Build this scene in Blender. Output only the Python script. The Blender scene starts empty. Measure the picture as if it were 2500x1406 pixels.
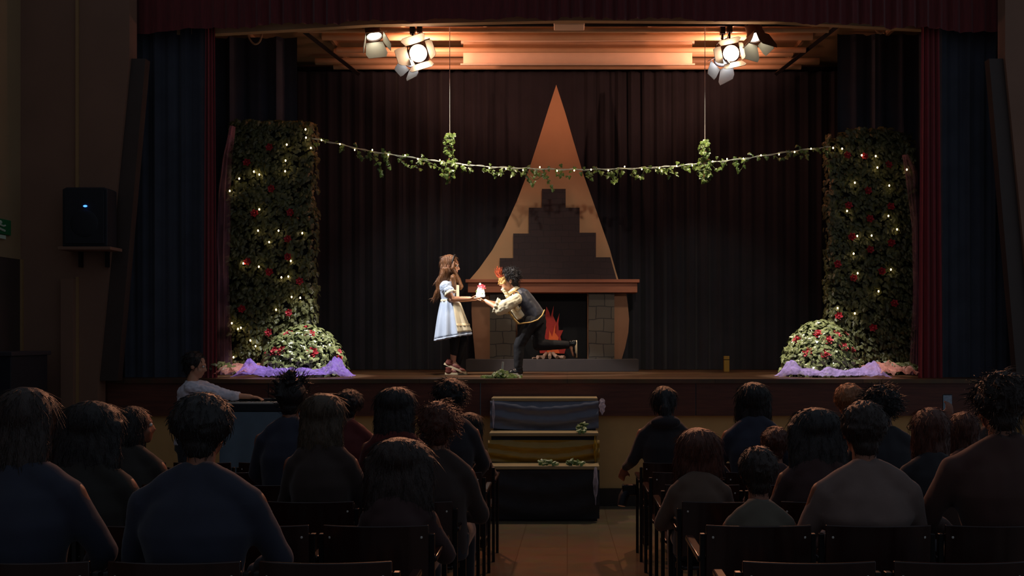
import bpy, math, random
from mathutils import Vector, Matrix, noise
random.seed(7)
PI = math.pi
SC = bpy.context.scene
COL = SC.collection

# ------------------------------------------------------------------ camera, world, light, exposure
F = 2520.0            # focal length in pixels of the 2500 wide frame
CX, CY, CZ = 1385.0, 820.0, 1.85
cam_d = bpy.data.cameras.new('camera'); cam = bpy.data.objects.new('camera', cam_d); COL.objects.link(cam)
cam.location = (0, 0, CZ); cam.rotation_euler = (PI/2, 0, 0)
cam_d.sensor_width = 36; cam_d.lens = 36*F/2500
cam_d.shift_x = -(CX-1250)/2500; cam_d.shift_y = (CY-703)/2500
cam_d.clip_start = .05; cam_d.clip_end = 100
SC.camera = cam

w = bpy.data.worlds.new('world'); SC.world = w; w.use_nodes = True
bg = w.node_tree.nodes['Background']
bg.inputs[0].default_value = (.72, .84, 1.0, 1); bg.inputs[1].default_value = .145

SC.view_settings.view_transform = 'Standard'
try: SC.view_settings.look = 'None'
except Exception: pass
SC.view_settings.exposure = 0.0
SC.view_settings.gamma = 1.0
SC.view_settings.use_curve_mapping = False
SC.cycles.use_denoising = True
SC.cycles.max_bounces = 8
SC.cycles.transparent_max_bounces = 12
SC.cycles.sample_clamp_indirect = 4.0

def spot(name, loc, aim, power, col, deg, blend=.3, r=.06):
    d = bpy.data.lights.new(name, 'SPOT'); d.energy = power; d.color = col
    d.spot_size = math.radians(deg); d.spot_blend = blend; d.shadow_soft_size = r
    o = bpy.data.objects.new(name, d); COL.objects.link(o); o.location = loc
    o.rotation_euler = (Vector(aim)-Vector(loc)).to_track_quat('-Z', 'Y').to_euler()
    return o
def point(name, loc, power, col, r=.06):
    d = bpy.data.lights.new(name, 'POINT'); d.energy = power; d.color = col; d.shadow_soft_size = r
    o = bpy.data.objects.new(name, d); COL.objects.link(o); o.location = loc
    return o

# beams for the stage lanterns and unseen hall spots, plus floor washes added as fill
spot('key_spot_left', (-3.3, 11.25, 4.95), (-1.02, 12.35, 2.12), 850, (.98, .98, 1.0), 25, .3, .05)
spot('key_spot_right', (1.7, 11.7, 5.0), (-.72, 12.35, 2.1), 100, (1.0, .80, .55), 24, .5, .06)
spot('bush_spot_left', (-1.75, 10.9, 5.2), (-3.05, 11.85, 1.6), 900, (.96, .97, 1.0), 26, .4, .06)
spot('bush_spot_right', (1.75, 10.9, 5.2), (2.98, 11.85, 1.6), 760, (1.0, .96, .92), 25, .4, .06)
spot('garland_spot_left', (-1.35, 11.4, 5.22), (-1.45, 12.3, 3.92), 75, (.95, 1.0, .90), 62, .7, .06)
spot('garland_spot_right', (1.75, 11.4, 5.22), (1.8, 12.3, 3.95), 60, (.95, 1.0, .86), 50, .7, .06)
spot('floor_wash_left', (-1.2, 11.6, 5.1), (-1.2, 11.9, 1.4), 230, (1.0, .80, .60), 84, .8, .1)
spot('floor_wash_right', (1.4, 11.6, 5.1), (1.4, 11.9, 1.4), 230, (1.0, .80, .60), 84, .8, .1)
spot('hall_set_wash', (.9, 4.0, 5.4), (-.15, 13.6, 2.7), 560, (1.0, .85, .72), 17, .7, .12)

# ------------------------------------------------------------------ helpers
def P(px, py, d): return Vector(((px-CX)*d/F, d, CZ-(py-CY)*d/F))
def lin(c):
    c = c/255.0
    return c/12.92 if c <= .04045 else ((c+.055)/1.055)**2.4
def RGB(r, g, b): return (lin(r), lin(g), lin(b), 1)

MATS = {}
def mat(name, col, rough=.6, metal=0, emit=None, estr=0, var=.0, vscale=8, bump=0, bscale=40, spec=.5, alpha=1, trans=0, sheen=0, stretch=None, coords='Object'):
    m = bpy.data.materials.new(name); m.use_nodes = True
    nt = m.node_tree; b = nt.nodes['Principled BSDF']
    b.inputs['Base Color'].default_value = col; b.inputs['Roughness'].default_value = rough
    b.inputs['Metallic'].default_value = metal
    b.inputs['Specular IOR Level'].default_value = spec
    if emit: b.inputs['Emission Color'].default_value = emit; b.inputs['Emission Strength'].default_value = estr
    if trans: b.inputs['Transmission Weight'].default_value = trans
    if sheen: b.inputs['Sheen Weight'].default_value = sheen
    if alpha < 1: b.inputs['Alpha'].default_value = alpha
    if var or bump:
        tc = nt.nodes.new('ShaderNodeTexCoord'); mp = nt.nodes.new('ShaderNodeMapping')
        nt.links.new(tc.outputs[coords], mp.inputs[0])
        if stretch: mp.inputs['Scale'].default_value = stretch
    if var:
        n = nt.nodes.new('ShaderNodeTexNoise'); n.inputs['Scale'].default_value = vscale; n.inputs['Detail'].default_value = 4
        r = nt.nodes.new('ShaderNodeValToRGB')
        r.color_ramp.elements[0].position = .3; r.color_ramp.elements[1].position = .7
        r.color_ramp.elements[0].color = tuple(c*(1-var) for c in col[:3])+(1,)
        r.color_ramp.elements[1].color = tuple(min(1, c*(1+var)) for c in col[:3])+(1,)
        nt.links.new(mp.outputs[0], n.inputs['Vector']); nt.links.new(n.outputs['Fac'], r.inputs[0]); nt.links.new(r.outputs[0], b.inputs['Base Color'])
    if bump:
        n2 = nt.nodes.new('ShaderNodeTexNoise'); n2.inputs['Scale'].default_value = bscale; n2.inputs['Detail'].default_value = 3
        bp = nt.nodes.new('ShaderNodeBump'); bp.inputs['Strength'].default_value = bump; bp.inputs['Distance'].default_value = .01
        nt.links.new(mp.outputs[0], n2.inputs['Vector']); nt.links.new(n2.outputs['Fac'], bp.inputs['Height']); nt.links.new(bp.outputs[0], b.inputs['Normal'])
    MATS[name] = m
    return m

def tulle_mat(name, col, opacity, vscale=6):
    """thin net cloth: a see-through weave mixed with cloth that lets light through"""
    m = bpy.data.materials.new(name); m.use_nodes = True; nt = m.node_tree; nt.nodes.clear()
    out = nt.nodes.new('ShaderNodeOutputMaterial'); mx = nt.nodes.new('ShaderNodeMixShader')
    tr = nt.nodes.new('ShaderNodeBsdfTransparent'); m2 = nt.nodes.new('ShaderNodeMixShader')
    df = nt.nodes.new('ShaderNodeBsdfDiffuse'); tl = nt.nodes.new('ShaderNodeBsdfTranslucent')
    df.inputs[0].default_value = col; tl.inputs[0].default_value = col; m2.inputs[0].default_value = .4
    n = nt.nodes.new('ShaderNodeTexNoise'); n.inputs['Scale'].default_value = vscale; n.inputs['Detail'].default_value = 3
    tc = nt.nodes.new('ShaderNodeTexCoord'); nt.links.new(tc.outputs['Object'], n.inputs['Vector'])
    mr = nt.nodes.new('ShaderNodeMapRange'); mr.inputs[1].default_value = .3; mr.inputs[2].default_value = .7
    mr.inputs[3].default_value = max(.03, opacity-.28); mr.inputs[4].default_value = min(1, opacity+.28)
    nt.links.new(n.outputs['Fac'], mr.inputs[0]); nt.links.new(mr.outputs[0], mx.inputs[0])
    nt.links.new(df.outputs[0], m2.inputs[1]); nt.links.new(tl.outputs[0], m2.inputs[2])
    nt.links.new(tr.outputs[0], mx.inputs[1]); nt.links.new(m2.outputs[0], mx.inputs[2]); nt.links.new(mx.outputs[0], out.inputs[0])
    return m

def brick_mat(name, c1, c2, mortar, scale, bw=.5, rh=.25, bump=.6):
    m = bpy.data.materials.new(name); m.use_nodes = True; nt = m.node_tree; b = nt.nodes['Principled BSDF']
    tc = nt.nodes.new('ShaderNodeTexCoord'); mp = nt.nodes.new('ShaderNodeMapping'); mp.inputs['Rotation'].default_value = (PI/2, 0, 0)
    br = nt.nodes.new('ShaderNodeTexBrick'); br.inputs['Scale'].default_value = scale
    br.inputs['Brick Width'].default_value = bw; br.inputs['Row Height'].default_value = rh; br.inputs['Mortar Size'].default_value = .012
    br.inputs['Color1'].default_value = c1; br.inputs['Color2'].default_value = c2; br.inputs['Mortar'].default_value = mortar
    ns = nt.nodes.new('ShaderNodeTexNoise'); ns.inputs['Scale'].default_value = 5
    mv = nt.nodes.new('ShaderNodeMixRGB'); mv.inputs[0].default_value = .06
    nt.links.new(tc.outputs['Object'], mp.inputs[0]); nt.links.new(tc.outputs['Object'], ns.inputs['Vector'])
    nt.links.new(mp.outputs[0], mv.inputs[1]); nt.links.new(ns.outputs['Color'], mv.inputs[2])
    nt.links.new(mv.outputs[0], br.inputs['Vector'])
    nt.links.new(br.outputs['Color'], b.inputs['Base Color'])
    bp = nt.nodes.new('ShaderNodeBump'); bp.inputs['Strength'].default_value = bump; bp.invert = True; bp.inputs['Distance'].default_value = .01
    nt.links.new(br.outputs['Fac'], bp.inputs['Height']); nt.links.new(bp.outputs[0], b.inputs['Normal'])
    b.inputs['Roughness'].default_value = .8
    return m

class MB:
    def __init__(s): s.v = []; s.f = []
    def add(s, vs, fs):
        n = len(s.v); s.v += [tuple(p) for p in vs]; s.f += [tuple(i+n for i in f) for f in fs]; return s
    def box(s, x0, x1, y0, y1, z0, z1):
        return s.add([(x0,y0,z0),(x1,y0,z0),(x1,y1,z0),(x0,y1,z0),(x0,y0,z1),(x1,y0,z1),(x1,y1,z1),(x0,y1,z1)],
              [(0,3,2,1),(4,5,6,7),(0,1,5,4),(1,2,6,5),(2,3,7,6),(3,0,4,7)])
    def obox(s, c, ax, ay, az):
        """box from a centre and three half-axis vectors"""
        c = Vector(c); ax, ay, az = Vector(ax), Vector(ay), Vector(az)
        vs = [c+ax*i+ay*j+az*k for k in (-1,1) for j in (-1,1) for i in (-1,1)]
        return s.add(vs, [(0,2,3,1),(4,5,7,6),(0,1,5,4),(1,3,7,5),(3,2,6,7),(2,0,4,6)])
    def ball(s, c, r, seg=12, rings=8, M=None):
        if not hasattr(r, '__len__'): r = (r, r, r)
        c = Vector(c); vs = []; fs = []
        for i in range(rings+1):
            t = PI*i/rings
            if i in (0, rings):
                p = Vector((0, 0, r[2]*math.cos(t))); vs.append(c+(M@p if M else p)); continue
            for j in range(seg):
                a = 2*PI*j/seg
                p = Vector((r[0]*math.sin(t)*math.cos(a), r[1]*math.sin(t)*math.sin(a), r[2]*math.cos(t)))
                vs.append(c+(M@p if M else p))
        last = len(vs)-1
        for j in range(seg): fs.append((0, 1+j, 1+(j+1)%seg))
        for i in range(rings-2):
            for j in range(seg):
                a = 1+i*seg+j; b = 1+i*seg+(j+1)%seg
                fs.append((a, a+seg, b+seg, b))
        o = 1+(rings-2)*seg
        for j in range(seg): fs.append((o+j, last, o+(j+1)%seg))
        return s.add(vs, fs)
    def loft(s, rings, cap=True):
        n = len(rings[0]); vs = [p for r in rings for p in r]; fs = []
        for i in range(len(rings)-1):
            for j in range(n):
                a = i*n+j; b = i*n+(j+1)%n
                fs.append((a, b, b+n, a+n))
        if cap: fs.append(tuple(range(n-1, -1, -1))); fs.append(tuple((len(rings)-1)*n+j for j in range(n)))
        return s.add(vs, fs)
    def tube(s, path, rad, n=8, cap=True):
        path = [Vector(p) for p in path]
        if not hasattr(rad, '__len__'): rad = [rad]*len(path)
        rings = []; up = None
        for i, p in enumerate(path):
            t = (path[min(i+1, len(path)-1)]-path[max(i-1, 0)])
            if t.length < 1e-9: t = Vector((0,0,1))
            t.normalize()
            if up is None:
                up = Vector((0,0,1)) if abs(t.z) < .9 else Vector((0,1,0))
            sx = t.cross(up)
            if sx.length < 1e-6: up = Vector((1,0,0)); sx = t.cross(up)
            sx.normalize(); up = sx.cross(t).normalized()
            rings.append([p+(sx*math.cos(2*PI*k/n)+up*math.sin(2*PI*k/n))*rad[i] for k in range(n)])
        return s.loft(rings, cap)
    def limb(s, pts, rads, n=12):
        """tapering limb: closed cones with a ball at every joint (fused by the remesh)"""
        for i, p in enumerate(pts):
            s.ball(p, rads[i], n, 8)
            if i: s.tube([pts[i-1], p], [rads[i-1], rads[i]], n)
        return s
    def prism(s, poly, y0, y1):
        n = len(poly)
        a = sum(poly[i][0]*poly[(i+1)%n][1]-poly[(i+1)%n][0]*poly[i][1] for i in range(n))
        if a < 0: poly = poly[::-1]
        vs = [(x, y0, z) for x, z in poly]+[(x, y1, z) for x, z in poly]
        fs = [tuple(range(n)), tuple(range(2*n-1, n-1, -1))]+[(i, i+n, (i+1)%n+n, (i+1)%n) for i in range(n)]
        return s.add(vs, fs)
    def sheet(s, fn, nu, nv):
        vs = [fn(i/nu, j/nv) for j in range(nv+1) for i in range(nu+1)]
        fs = [(j*(nu+1)+i, j*(nu+1)+i+1, (j+1)*(nu+1)+i+1, (j+1)*(nu+1)+i) for j in range(nv) for i in range(nu)]
        return s.add(vs, fs)
    def build(s, name, m, parent=None, smooth=True, world=True, bevel=0, solid=0):
        me = bpy.data.meshes.new(name); o = bpy.data.objects.new(name, me); COL.objects.link(o)
        off = Vector((0,0,0))
        if parent is not None:
            o.parent = parent
            if world: off = origin(parent)
        elif world and s.v:
            xs = [p[0] for p in s.v]; ys = [p[1] for p in s.v]; zs = [p[2] for p in s.v]
            off = Vector(((min(xs)+max(xs))/2, (min(ys)+max(ys))/2, min(zs))); o.location = off
        me.from_pydata([(p[0]-off.x, p[1]-off.y, p[2]-off.z) for p in s.v], [], s.f)
        for x in (m if isinstance(m, (list, tuple)) else [m]): me.materials.append(x)
        if smooth:
            me.polygons.foreach_set('use_smooth', [True]*len(me.polygons))
            try: me.set_sharp_from_angle(angle=math.radians(50))
            except Exception: pass
        me.update()
        if solid:
            md = o.modifiers.new('thickness', 'SOLIDIFY'); md.thickness = solid; md.offset = 0
        if bevel:
            md = o.modifiers.new('bevel', 'BEVEL'); md.width = bevel; md.segments = 2; md.limit_method = 'ANGLE'
        return o

def origin(o):
    p = Vector(o.location)
    while o.parent: o = o.parent; p += o.location
    return p

def soft(name, mb, m, parent, voxel=.012, smooth=5, world=False, disp=0, dscale=20, dstretch=(1,1,1)):
    """one continuous surface grown from overlapping closed shapes"""
    o = mb.build(name, m, parent, world=world)
    md = o.modifiers.new('r', 'REMESH'); md.mode = 'VOXEL'; md.voxel_size = voxel
    md = o.modifiers.new('s', 'SMOOTH'); md.factor = .5; md.iterations = smooth
    dg = bpy.context.evaluated_depsgraph_get()
    me = bpy.data.meshes.new_from_object(o.evaluated_get(dg))
    o.modifiers.clear(); old = o.data; o.data = me; bpy.data.meshes.remove(old); me.name = name
    if disp:
        nr = [Vector(v.normal) for v in me.vertices]
        for v, q in zip(me.vertices, nr):
            c = v.co
            v.co = c+q*disp*(noise.noise(Vector((c.x*dstretch[0], c.y*dstretch[1], c.z*dstretch[2]))*dscale)
                             +.5*noise.noise(Vector((c.x*dstretch[0], c.y*dstretch[1], c.z*dstretch[2]))*dscale*2.3))
    me.polygons.foreach_set('use_smooth', [True]*len(me.polygons))
    me.materials.clear(); me.materials.append(m)
    return o

def strands(o, n, ln, rnd, lift=.004, r=.0013, crown=None, drop=1.0, wave=0.0):
    """fine locks lying over a hair surface, joined into the hair mesh"""
    me = o.data; vs = me.vertices; N = len(vs)
    zmax = max(v.co.z for v in vs)
    top = [v.co for v in vs if v.co.z > zmax-.03]
    cr = crown or sum((Vector(c) for c in top), Vector())/len(top)
    b = MB()
    for _ in range(n):
        v = vs[rnd.randrange(N)]; p = Vector(v.co); q = Vector(v.normal)
        path = [p-q*.002]; L = ln*rnd.uniform(.5, 1.2); ph = rnd.uniform(0, 6)
        for k in range(5):
            out = (p-cr); out.z *= .3
            d = out.normalized()*.5+Vector((0, 0, -drop))+Vector((rnd.gauss(0, .25), rnd.gauss(0, .25), rnd.gauss(0, .25)))
            d = d-q*d.dot(q)*.92
            if d.length < 1e-4: d = q.orthogonal()
            p = p+d.normalized()*L/5+q*lift*(1.0 if k < 3 else .6)+q.orthogonal()*wave*math.sin(ph+k*1.6)
            path.append(Vector(p))
        b.tube(path, [r, r*1.2, r*1.2, r, r*.8, r*.3], 3, False)
    n0 = N; old = [tuple(v.co) for v in vs]; of = [tuple(pp.vertices) for pp in me.polygons]
    m2 = bpy.data.meshes.new(me.name); m2.from_pydata(old+b.v, [], of+[tuple(i+n0 for i in f) for f in b.f])
    for x in me.materials: m2.materials.append(x)
    m2.polygons.foreach_set('use_smooth', [True]*len(m2.polygons)); o.data = m2; bpy.data.meshes.remove(me)
    return o

def tag(o, label, cat, group=None, kind=None):
    o['label'] = label; o['category'] = cat
    if group: o['group'] = group
    if kind: o['kind'] = kind
    return o
def thing(name, label, cat, loc=(0,0,0), rz=0, group=None):
    o = bpy.data.objects.new(name, None); COL.objects.link(o); o.empty_display_size = .1
    o.location = loc; o.rotation_euler = (0, 0, rz)
    return tag(o, label, cat, group)
def struct(name, mb, m, smooth=False, bevel=0, label=None):
    o = mb.build(name, m, None, smooth=smooth, bevel=bevel); o['kind'] = 'structure'
    if label: o['label'] = label
    return o
def copy_tree(o, parent=None):
    c = o.copy(); COL.objects.link(c)
    if parent: c.parent = parent
    for ch in [x for x in COL.objects if x.parent == o]: copy_tree(ch, c)
    return c

def floorz(d): return max(0.0, (10.2-d)*.05)
SD = 11.2                                   # stage front edge
SZ = CZ-(925-CY)*SD/F                       # stage floor height

# ------------------------------------------------------------------ materials
def wood_floor():
    m = bpy.data.materials.new('stage planks'); m.use_nodes = True; nt = m.node_tree; b = nt.nodes['Principled BSDF']
    tc = nt.nodes.new('ShaderNodeTexCoord')
    br = nt.nodes.new('ShaderNodeTexBrick'); br.inputs['Scale'].default_value = 1; br.inputs['Brick Width'].default_value = 1.6
    br.inputs['Row Height'].default_value = .12; br.inputs['Mortar Size'].default_value = .003
    br.inputs['Color1'].default_value = RGB(120, 84, 52); br.inputs['Color2'].default_value = RGB(92, 62, 38); br.inputs['Mortar'].default_value = RGB(40, 26, 18)
    n = nt.nodes.new('ShaderNodeTexNoise'); n.inputs['Scale'].default_value = 5; mp = nt.nodes.new('ShaderNodeMapping'); mp.inputs['Scale'].default_value = (1, 9, 1)
    mx = nt.nodes.new('ShaderNodeMixRGB'); mx.blend_type = 'MULTIPLY'; mx.inputs[0].default_value = .8
    nt.links.new(tc.outputs['Object'], br.inputs['Vector']); nt.links.new(tc.outputs['Object'], mp.inputs[0]); nt.links.new(mp.outputs[0], n.inputs['Vector'])
    nt.links.new(br.outputs['Color'], mx.inputs[1]); nt.links.new(n.outputs['Color'], mx.inputs[2]); nt.links.new(mx.outputs[0], b.inputs['Base Color'])
    b.inputs['Roughness'].default_value = .45
    return m
def tile_floor():
    m = bpy.data.materials.new('hall tiles'); m.use_nodes = True; nt = m.node_tree; b = nt.nodes['Principled BSDF']
    tc = nt.nodes.new('ShaderNodeTexCoord')
    br = nt.nodes.new('ShaderNodeTexBrick'); br.offset = 0; br.inputs['Scale'].default_value = 1; br.inputs['Brick Width'].default_value = .4
    br.inputs['Row Height'].default_value = .4; br.inputs['Mortar Size'].default_value = .004
    br.inputs['Color1'].default_value = RGB(134, 116, 92); br.inputs['Color2'].default_value = RGB(124, 106, 84); br.inputs['Mortar'].default_value = RGB(112, 90, 68)
    n = nt.nodes.new('ShaderNodeTexNoise'); n.inputs['Scale'].default_value = 7; n.inputs['Detail'].default_value = 6
    mx = nt.nodes.new('ShaderNodeMixRGB'); mx.blend_type = 'MULTIPLY'; mx.inputs[0].default_value = .5
    nt.links.new(tc.outputs['Object'], br.inputs['Vector']); nt.links.new(tc.outputs['Object'], n.inputs['Vector'])
    nt.links.new(br.outputs['Color'], mx.inputs[1]); nt.links.new(n.outputs['Color'], mx.inputs[2]); nt.links.new(mx.outputs[0], b.inputs['Base Color'])
    b.inputs['Roughness'].default_value = .22
    return m
M_plank = wood_floor(); M_tile = tile_floor()
M_fascia = mat('dark red wood fascia', RGB(92, 46, 32), .5, var=.25, vscale=3, stretch=(1, 1, 12))
M_cream = mat('cream painted wall', RGB(205, 158, 100), .8, var=.06, vscale=4)
M_base = mat('dark baseboard', RGB(40, 28, 22), .5, var=.1)
M_brownwall = mat('brown wall', RGB(126, 92, 74), .8, var=.07, vscale=2)
M_side = mat('tan side wall', RGB(150, 122, 88), .8, var=.05, vscale=2)
M_wains = mat('dark wainscot', RGB(62, 48, 42), .6, var=.1, vscale=4)
M_trimw = mat('pale conduit', RGB(150, 116, 76), .5, var=.05)
M_blackcloth = mat('black stage cloth', RGB(32, 29, 36), .9, var=.2, vscale=3, sheen=.1)
M_bluecloth = mat('blue black wing cloth', RGB(58, 61, 72), .9, var=.2, vscale=3, sheen=.1)
M_red = mat('red velvet', RGB(128, 20, 28), .75, var=.2, vscale=12, sheen=.25, stretch=(6, 6, .6))
M_valance = mat('dark red velvet valance', RGB(92, 20, 22), .85, var=.2, vscale=12, sheen=.2, stretch=(6, 6, .6))
M_ceil = mat('cream stage ceiling', RGB(190, 158, 118), .75, var=.08, vscale=3)
M_pipe = mat('cream painted steel', RGB(196, 162, 122), .5, var=.06, vscale=6)
M_steel = mat('dark steel', RGB(34, 30, 32), .4, metal=.5, var=.1)
M_screen = mat('projection cloth', RGB(226, 200, 168), .8, var=.03)
M_white = mat('off white plastic', RGB(206, 190, 166), .5, var=.04)
M_rope = mat('tan rope', RGB(170, 132, 96), .8, var=.15, vscale=60)
M_wire = mat('thin grey wire', RGB(170, 160, 150), .5, var=.1, vscale=40)
M_lampbody = mat('lamp housing', RGB(70, 46, 42), .5, metal=.3, var=.1)
M_door = mat('barn door steel', RGB(190, 184, 172), .45, metal=.1, var=.08)
M_doord = mat('barn door black', RGB(60, 48, 44), .5, metal=.1, var=.08)
M_hot = mat('hot lens', (1, .8, .6, 1), .5, emit=(1, .66, .42, 1), estr=40, var=.01)
M_warm = mat('warm lens', (1, .9, .6, 1), .5, emit=(1, .93, .70, 1), estr=7, var=.01)
M_cool = mat('cool lens', (.9, .9, 1, 1), .5, emit=(.82, .86, 1, 1), estr=9, var=.01)
M_leaf = mat('ivy leaf', RGB(84, 104, 44), .38, var=.45, vscale=14)
M_leafd = mat('hedge ivy leaf', RGB(82, 82, 46), .45, var=.5, vscale=10)
M_leafg = mat('bush ivy leaf', RGB(126, 132, 86), .30, var=.5, vscale=16)
M_stem = mat('vine stem', RGB(84, 96, 50), .6, var=.2)
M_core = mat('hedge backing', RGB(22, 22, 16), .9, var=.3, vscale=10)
M_rose = mat('rose petals', RGB(176, 22, 40), .5, var=.25, vscale=30, sheen=.2)
M_bulb = mat('fairy bulb', (1, .8, .4, 1), .4, emit=(1, .74, .34, 1), estr=14, var=.01)
M_cord = mat('pale fairy cord', RGB(190, 196, 180), .4, var=.05)
M_purple = tulle_mat('purple tulle', RGB(170, 138, 236), .55, 14)
M_lilac = tulle_mat('lilac tulle', RGB(196, 172, 236), .55, 14)
M_pink = tulle_mat('pink tulle', RGB(226, 164, 150), .6)
M_pinkv = tulle_mat('pink hanging tulle', RGB(190, 140, 160), .24, 3)
M_hood = mat('painted tan board', RGB(190, 146, 104), .8, var=.06, vscale=3)
M_brick = brick_mat('painted dark bricks', RGB(54, 38, 37), RGB(48, 34, 34), RGB(40, 29, 29), 3.2, bump=.3)
M_stone = brick_mat('painted grey stones', RGB(78, 69, 58), RGB(70, 62, 53), RGB(38, 32, 29), 2.2, .42, .34, .8)
M_pillar = mat('painted brown pillar', RGB(128, 88, 62), .8, var=.06, vscale=4)
M_mantel = mat('mantel brown', RGB(146, 84, 56), .7, var=.1, vscale=5, stretch=(1, 8, 8))
M_hearth = mat('hearth grey brown', RGB(56, 47, 45), .8, var=.08)
M_void = mat('firebox black', RGB(14, 13, 16), .95, var=.1)
M_flame = mat('flame red card', RGB(168, 38, 26), .7, var=.15, vscale=12)
M_flame2 = mat('flame orange card', RGB(226, 96, 40), .7, var=.1, vscale=12)
M_log = mat('log bark', RGB(130, 98, 78), .85, var=.25, vscale=30)
M_yellow = mat('yellow block', RGB(196, 146, 54), .6, var=.06)
M_chrome = mat('silver tube', RGB(206, 204, 196), .3, metal=0, var=.03)
M_chairwood = mat('chair red brown wood', RGB(40, 20, 18), .2, var=.2, vscale=6, stretch=(8, 1, 1))
M_chairsteel = mat('chair steel', RGB(26, 24, 26), .35, metal=.4, var=.05)
M_step = mat('step dark board', RGB(46, 40, 46), .7, var=.1)
M_tread = mat('tread pale board', RGB(150, 128, 92), .5, var=.1, vscale=5)
M_bluesatin = mat('grey blue satin', RGB(92, 94, 110), .4, var=.06, bump=.2, bscale=6)
M_goldsatin = mat('yellow satin', RGB(150, 112, 24), .38, var=.08, bump=.2, bscale=6)
M_netd = mat('dark step net', RGB(38, 34, 38), .9, var=.2, vscale=5)
M_netw = tulle_mat('white net', RGB(200, 190, 210), .5, 8)
M_speaker = mat('speaker black', RGB(14, 18, 30), .6, var=.1, bump=.2, bscale=300)
M_led = mat('blue led', (.1, .3, 1, 1), .4, emit=(.06, .26, 1, 1), estr=2.6, var=.01)
M_sign = mat('exit green', RGB(20, 110, 62), .4, var=.04)
M_signw = mat('sign white', RGB(200, 214, 190), .4, var=.02)
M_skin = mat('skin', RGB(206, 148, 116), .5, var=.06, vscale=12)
M_skin_dim = mat('skin shaded for hall', RGB(136, 86, 64), .55, var=.06, vscale=12)  # darker copy of the skin, hall dimness put into its colour
M_eye = mat('eye', RGB(40, 30, 26), .2, var=.05)
M_eyew = mat('eye white', RGB(220, 214, 206), .3, var=.02)
M_lip = mat('lips', RGB(176, 84, 80), .5, var=.05)

# ------------------------------------------------------------------ setting
b = MB()
ys = [-1.5, 10.2, SD+.3]
b.sheet(lambda u, v: (-6.2+12.4*u, [-1.5, 10.2, 11.6][round(v*2)], floorz([-1.5, 10.2, 11.6][round(v*2)])), 8, 2)
o = struct('floor', b, M_tile)
struct('stage_floor', MB().box(-5.6, 5.6, SD-.03, 14.7, SZ-.045, SZ), M_plank)
b = MB()
fz = CZ-(1015-CY)*SD/F
for x0, x1 in ((-5.6, -3.25), (-3.24, -.95), (-.94, 1.39), (1.40, 3.4), (3.41, 5.6)): b.box(x0, x1, SD, SD+.12, fz, SZ-.046)
struct('trim_1', b, M_fascia, label='dark red wood fascia boards under the stage edge')
struct('wall_front', MB().box(-5.6, 5.6, SD+.06, SD+.14, .0, fz-.002), M_cream)
struct('baseboard_front', MB().box(-5.6, 5.6, SD+.02, SD+.058, .0, .19), M_base)
struct('wall_left', MB().box(-5.92, -5.8, -1.4, 11.0, 2.66, 6.4), M_side)
struct('trim_2', MB().box(-5.92, -5.79, -1.4, 11.0, floorz(11), 2.655), M_wains, label='dark wainscot along the left wall')
# proscenium wall both sides, leaning inner edge
xt, xb = (316-CX)*10.95/F, (238-CX)*10.95/F
zt, zb = CZ+(CY-140)*10.95/F, CZ-(930-CY)*10.95/F
for sd, nm in ((1, 'wall_proscenium_left'), (-1, 'wall_proscenium_right')):
    poly = [(sd*-5.8, 0), (sd*xb, 0), (sd*xb, zb), (sd*xt, zt), (sd*xt, 6.5), (sd*-5.8, 6.5)]
    struct(nm, MB().prism(poly, 10.95, 11.14), M_brownwall)
    tp = [(sd*(xb+.002), zb), (sd*(xb+.19), zb), (sd*(xt+.15), zt), (sd*(xt+.002), zt)]
    struct('trim_3' if sd > 0 else 'trim_4', MB().prism(tp, 11.0, 11.12), M_wains, label='leaning dark board along the proscenium opening')
struct('trim_5', MB().box(-5.35+.02, -5.20, 10.86, 10.95, 0, CZ-(680-CY)*10.9/F), M_brownwall)
struct('wall_stage_back', MB().box(-5.6, 5.6, 14.6, 14.7, SZ, 5.7), M_blackcloth)
struct('wall_stage_left', MB().box(-5.7, -5.6, 11.16, 14.7, 0, 5.7), M_blackcloth)
struct('wall_stage_right', MB().box(5.6, 5.7, 11.16, 14.7, 0, 5.7), M_blackcloth)
# stage ceiling: ribbed sheet
b = MB()
b.box(-5.7, 5.7, 11.5, 14.7, 5.66, 5.78)
struct('ceiling', b, M_ceil)
be = [(x, CZ+(CY-y)*11.52/F) for x, y in ((-4.6, 86), (-3.9, 82), (-3.0, 71), (-2.2, 60), (0, 50), (2.35, 53), (3.9, 71), (4.6, 76))]
struct('trim_6', MB().prism([(-4.6, 5.66)]+be+[(4.6, 5.66)], 11.52, 11.62), M_ceil, label='cream beam behind the valance')
n = 7
for (yy, zz, r, x0, x1) in ((12.25, 5.48, .035, -3.2, 3.1), (12.65, 5.52, .05, -3.0, 3.0), (13.0, 5.45, .035, -2.9, 3.0), (13.3, 5.50, .055, -3.0, 2.9), (13.7, 5.42, .035, -3.1, 3.1), (13.95, 5.56, .05, -3.4, 3.4)):
    struct('trim_%d' % n, MB().tube([(x0, yy, zz), (x1, yy, zz)], r, 12), M_pipe, smooth=True, label='cream pipe across the stage ceiling'); n += 1
for k in range(9):      # ribs of the ceiling, running front to back
    x = -4+k
    struct('trim_%d' % n, MB().box(x-.02, x+.02, 11.7, 14.5, 5.60, 5.66), M_ceil, label='narrow rib of the stage ceiling'); n += 1
for sx in (-1, 1):
    struct('trim_%d' % n, MB().tube([(sx*3.3, 12.5, 5.62), (sx*2.75, 13.6, 5.30)], .03, 4), M_steel, label='dark slanting brace under stage ceiling'); n += 1

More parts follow.
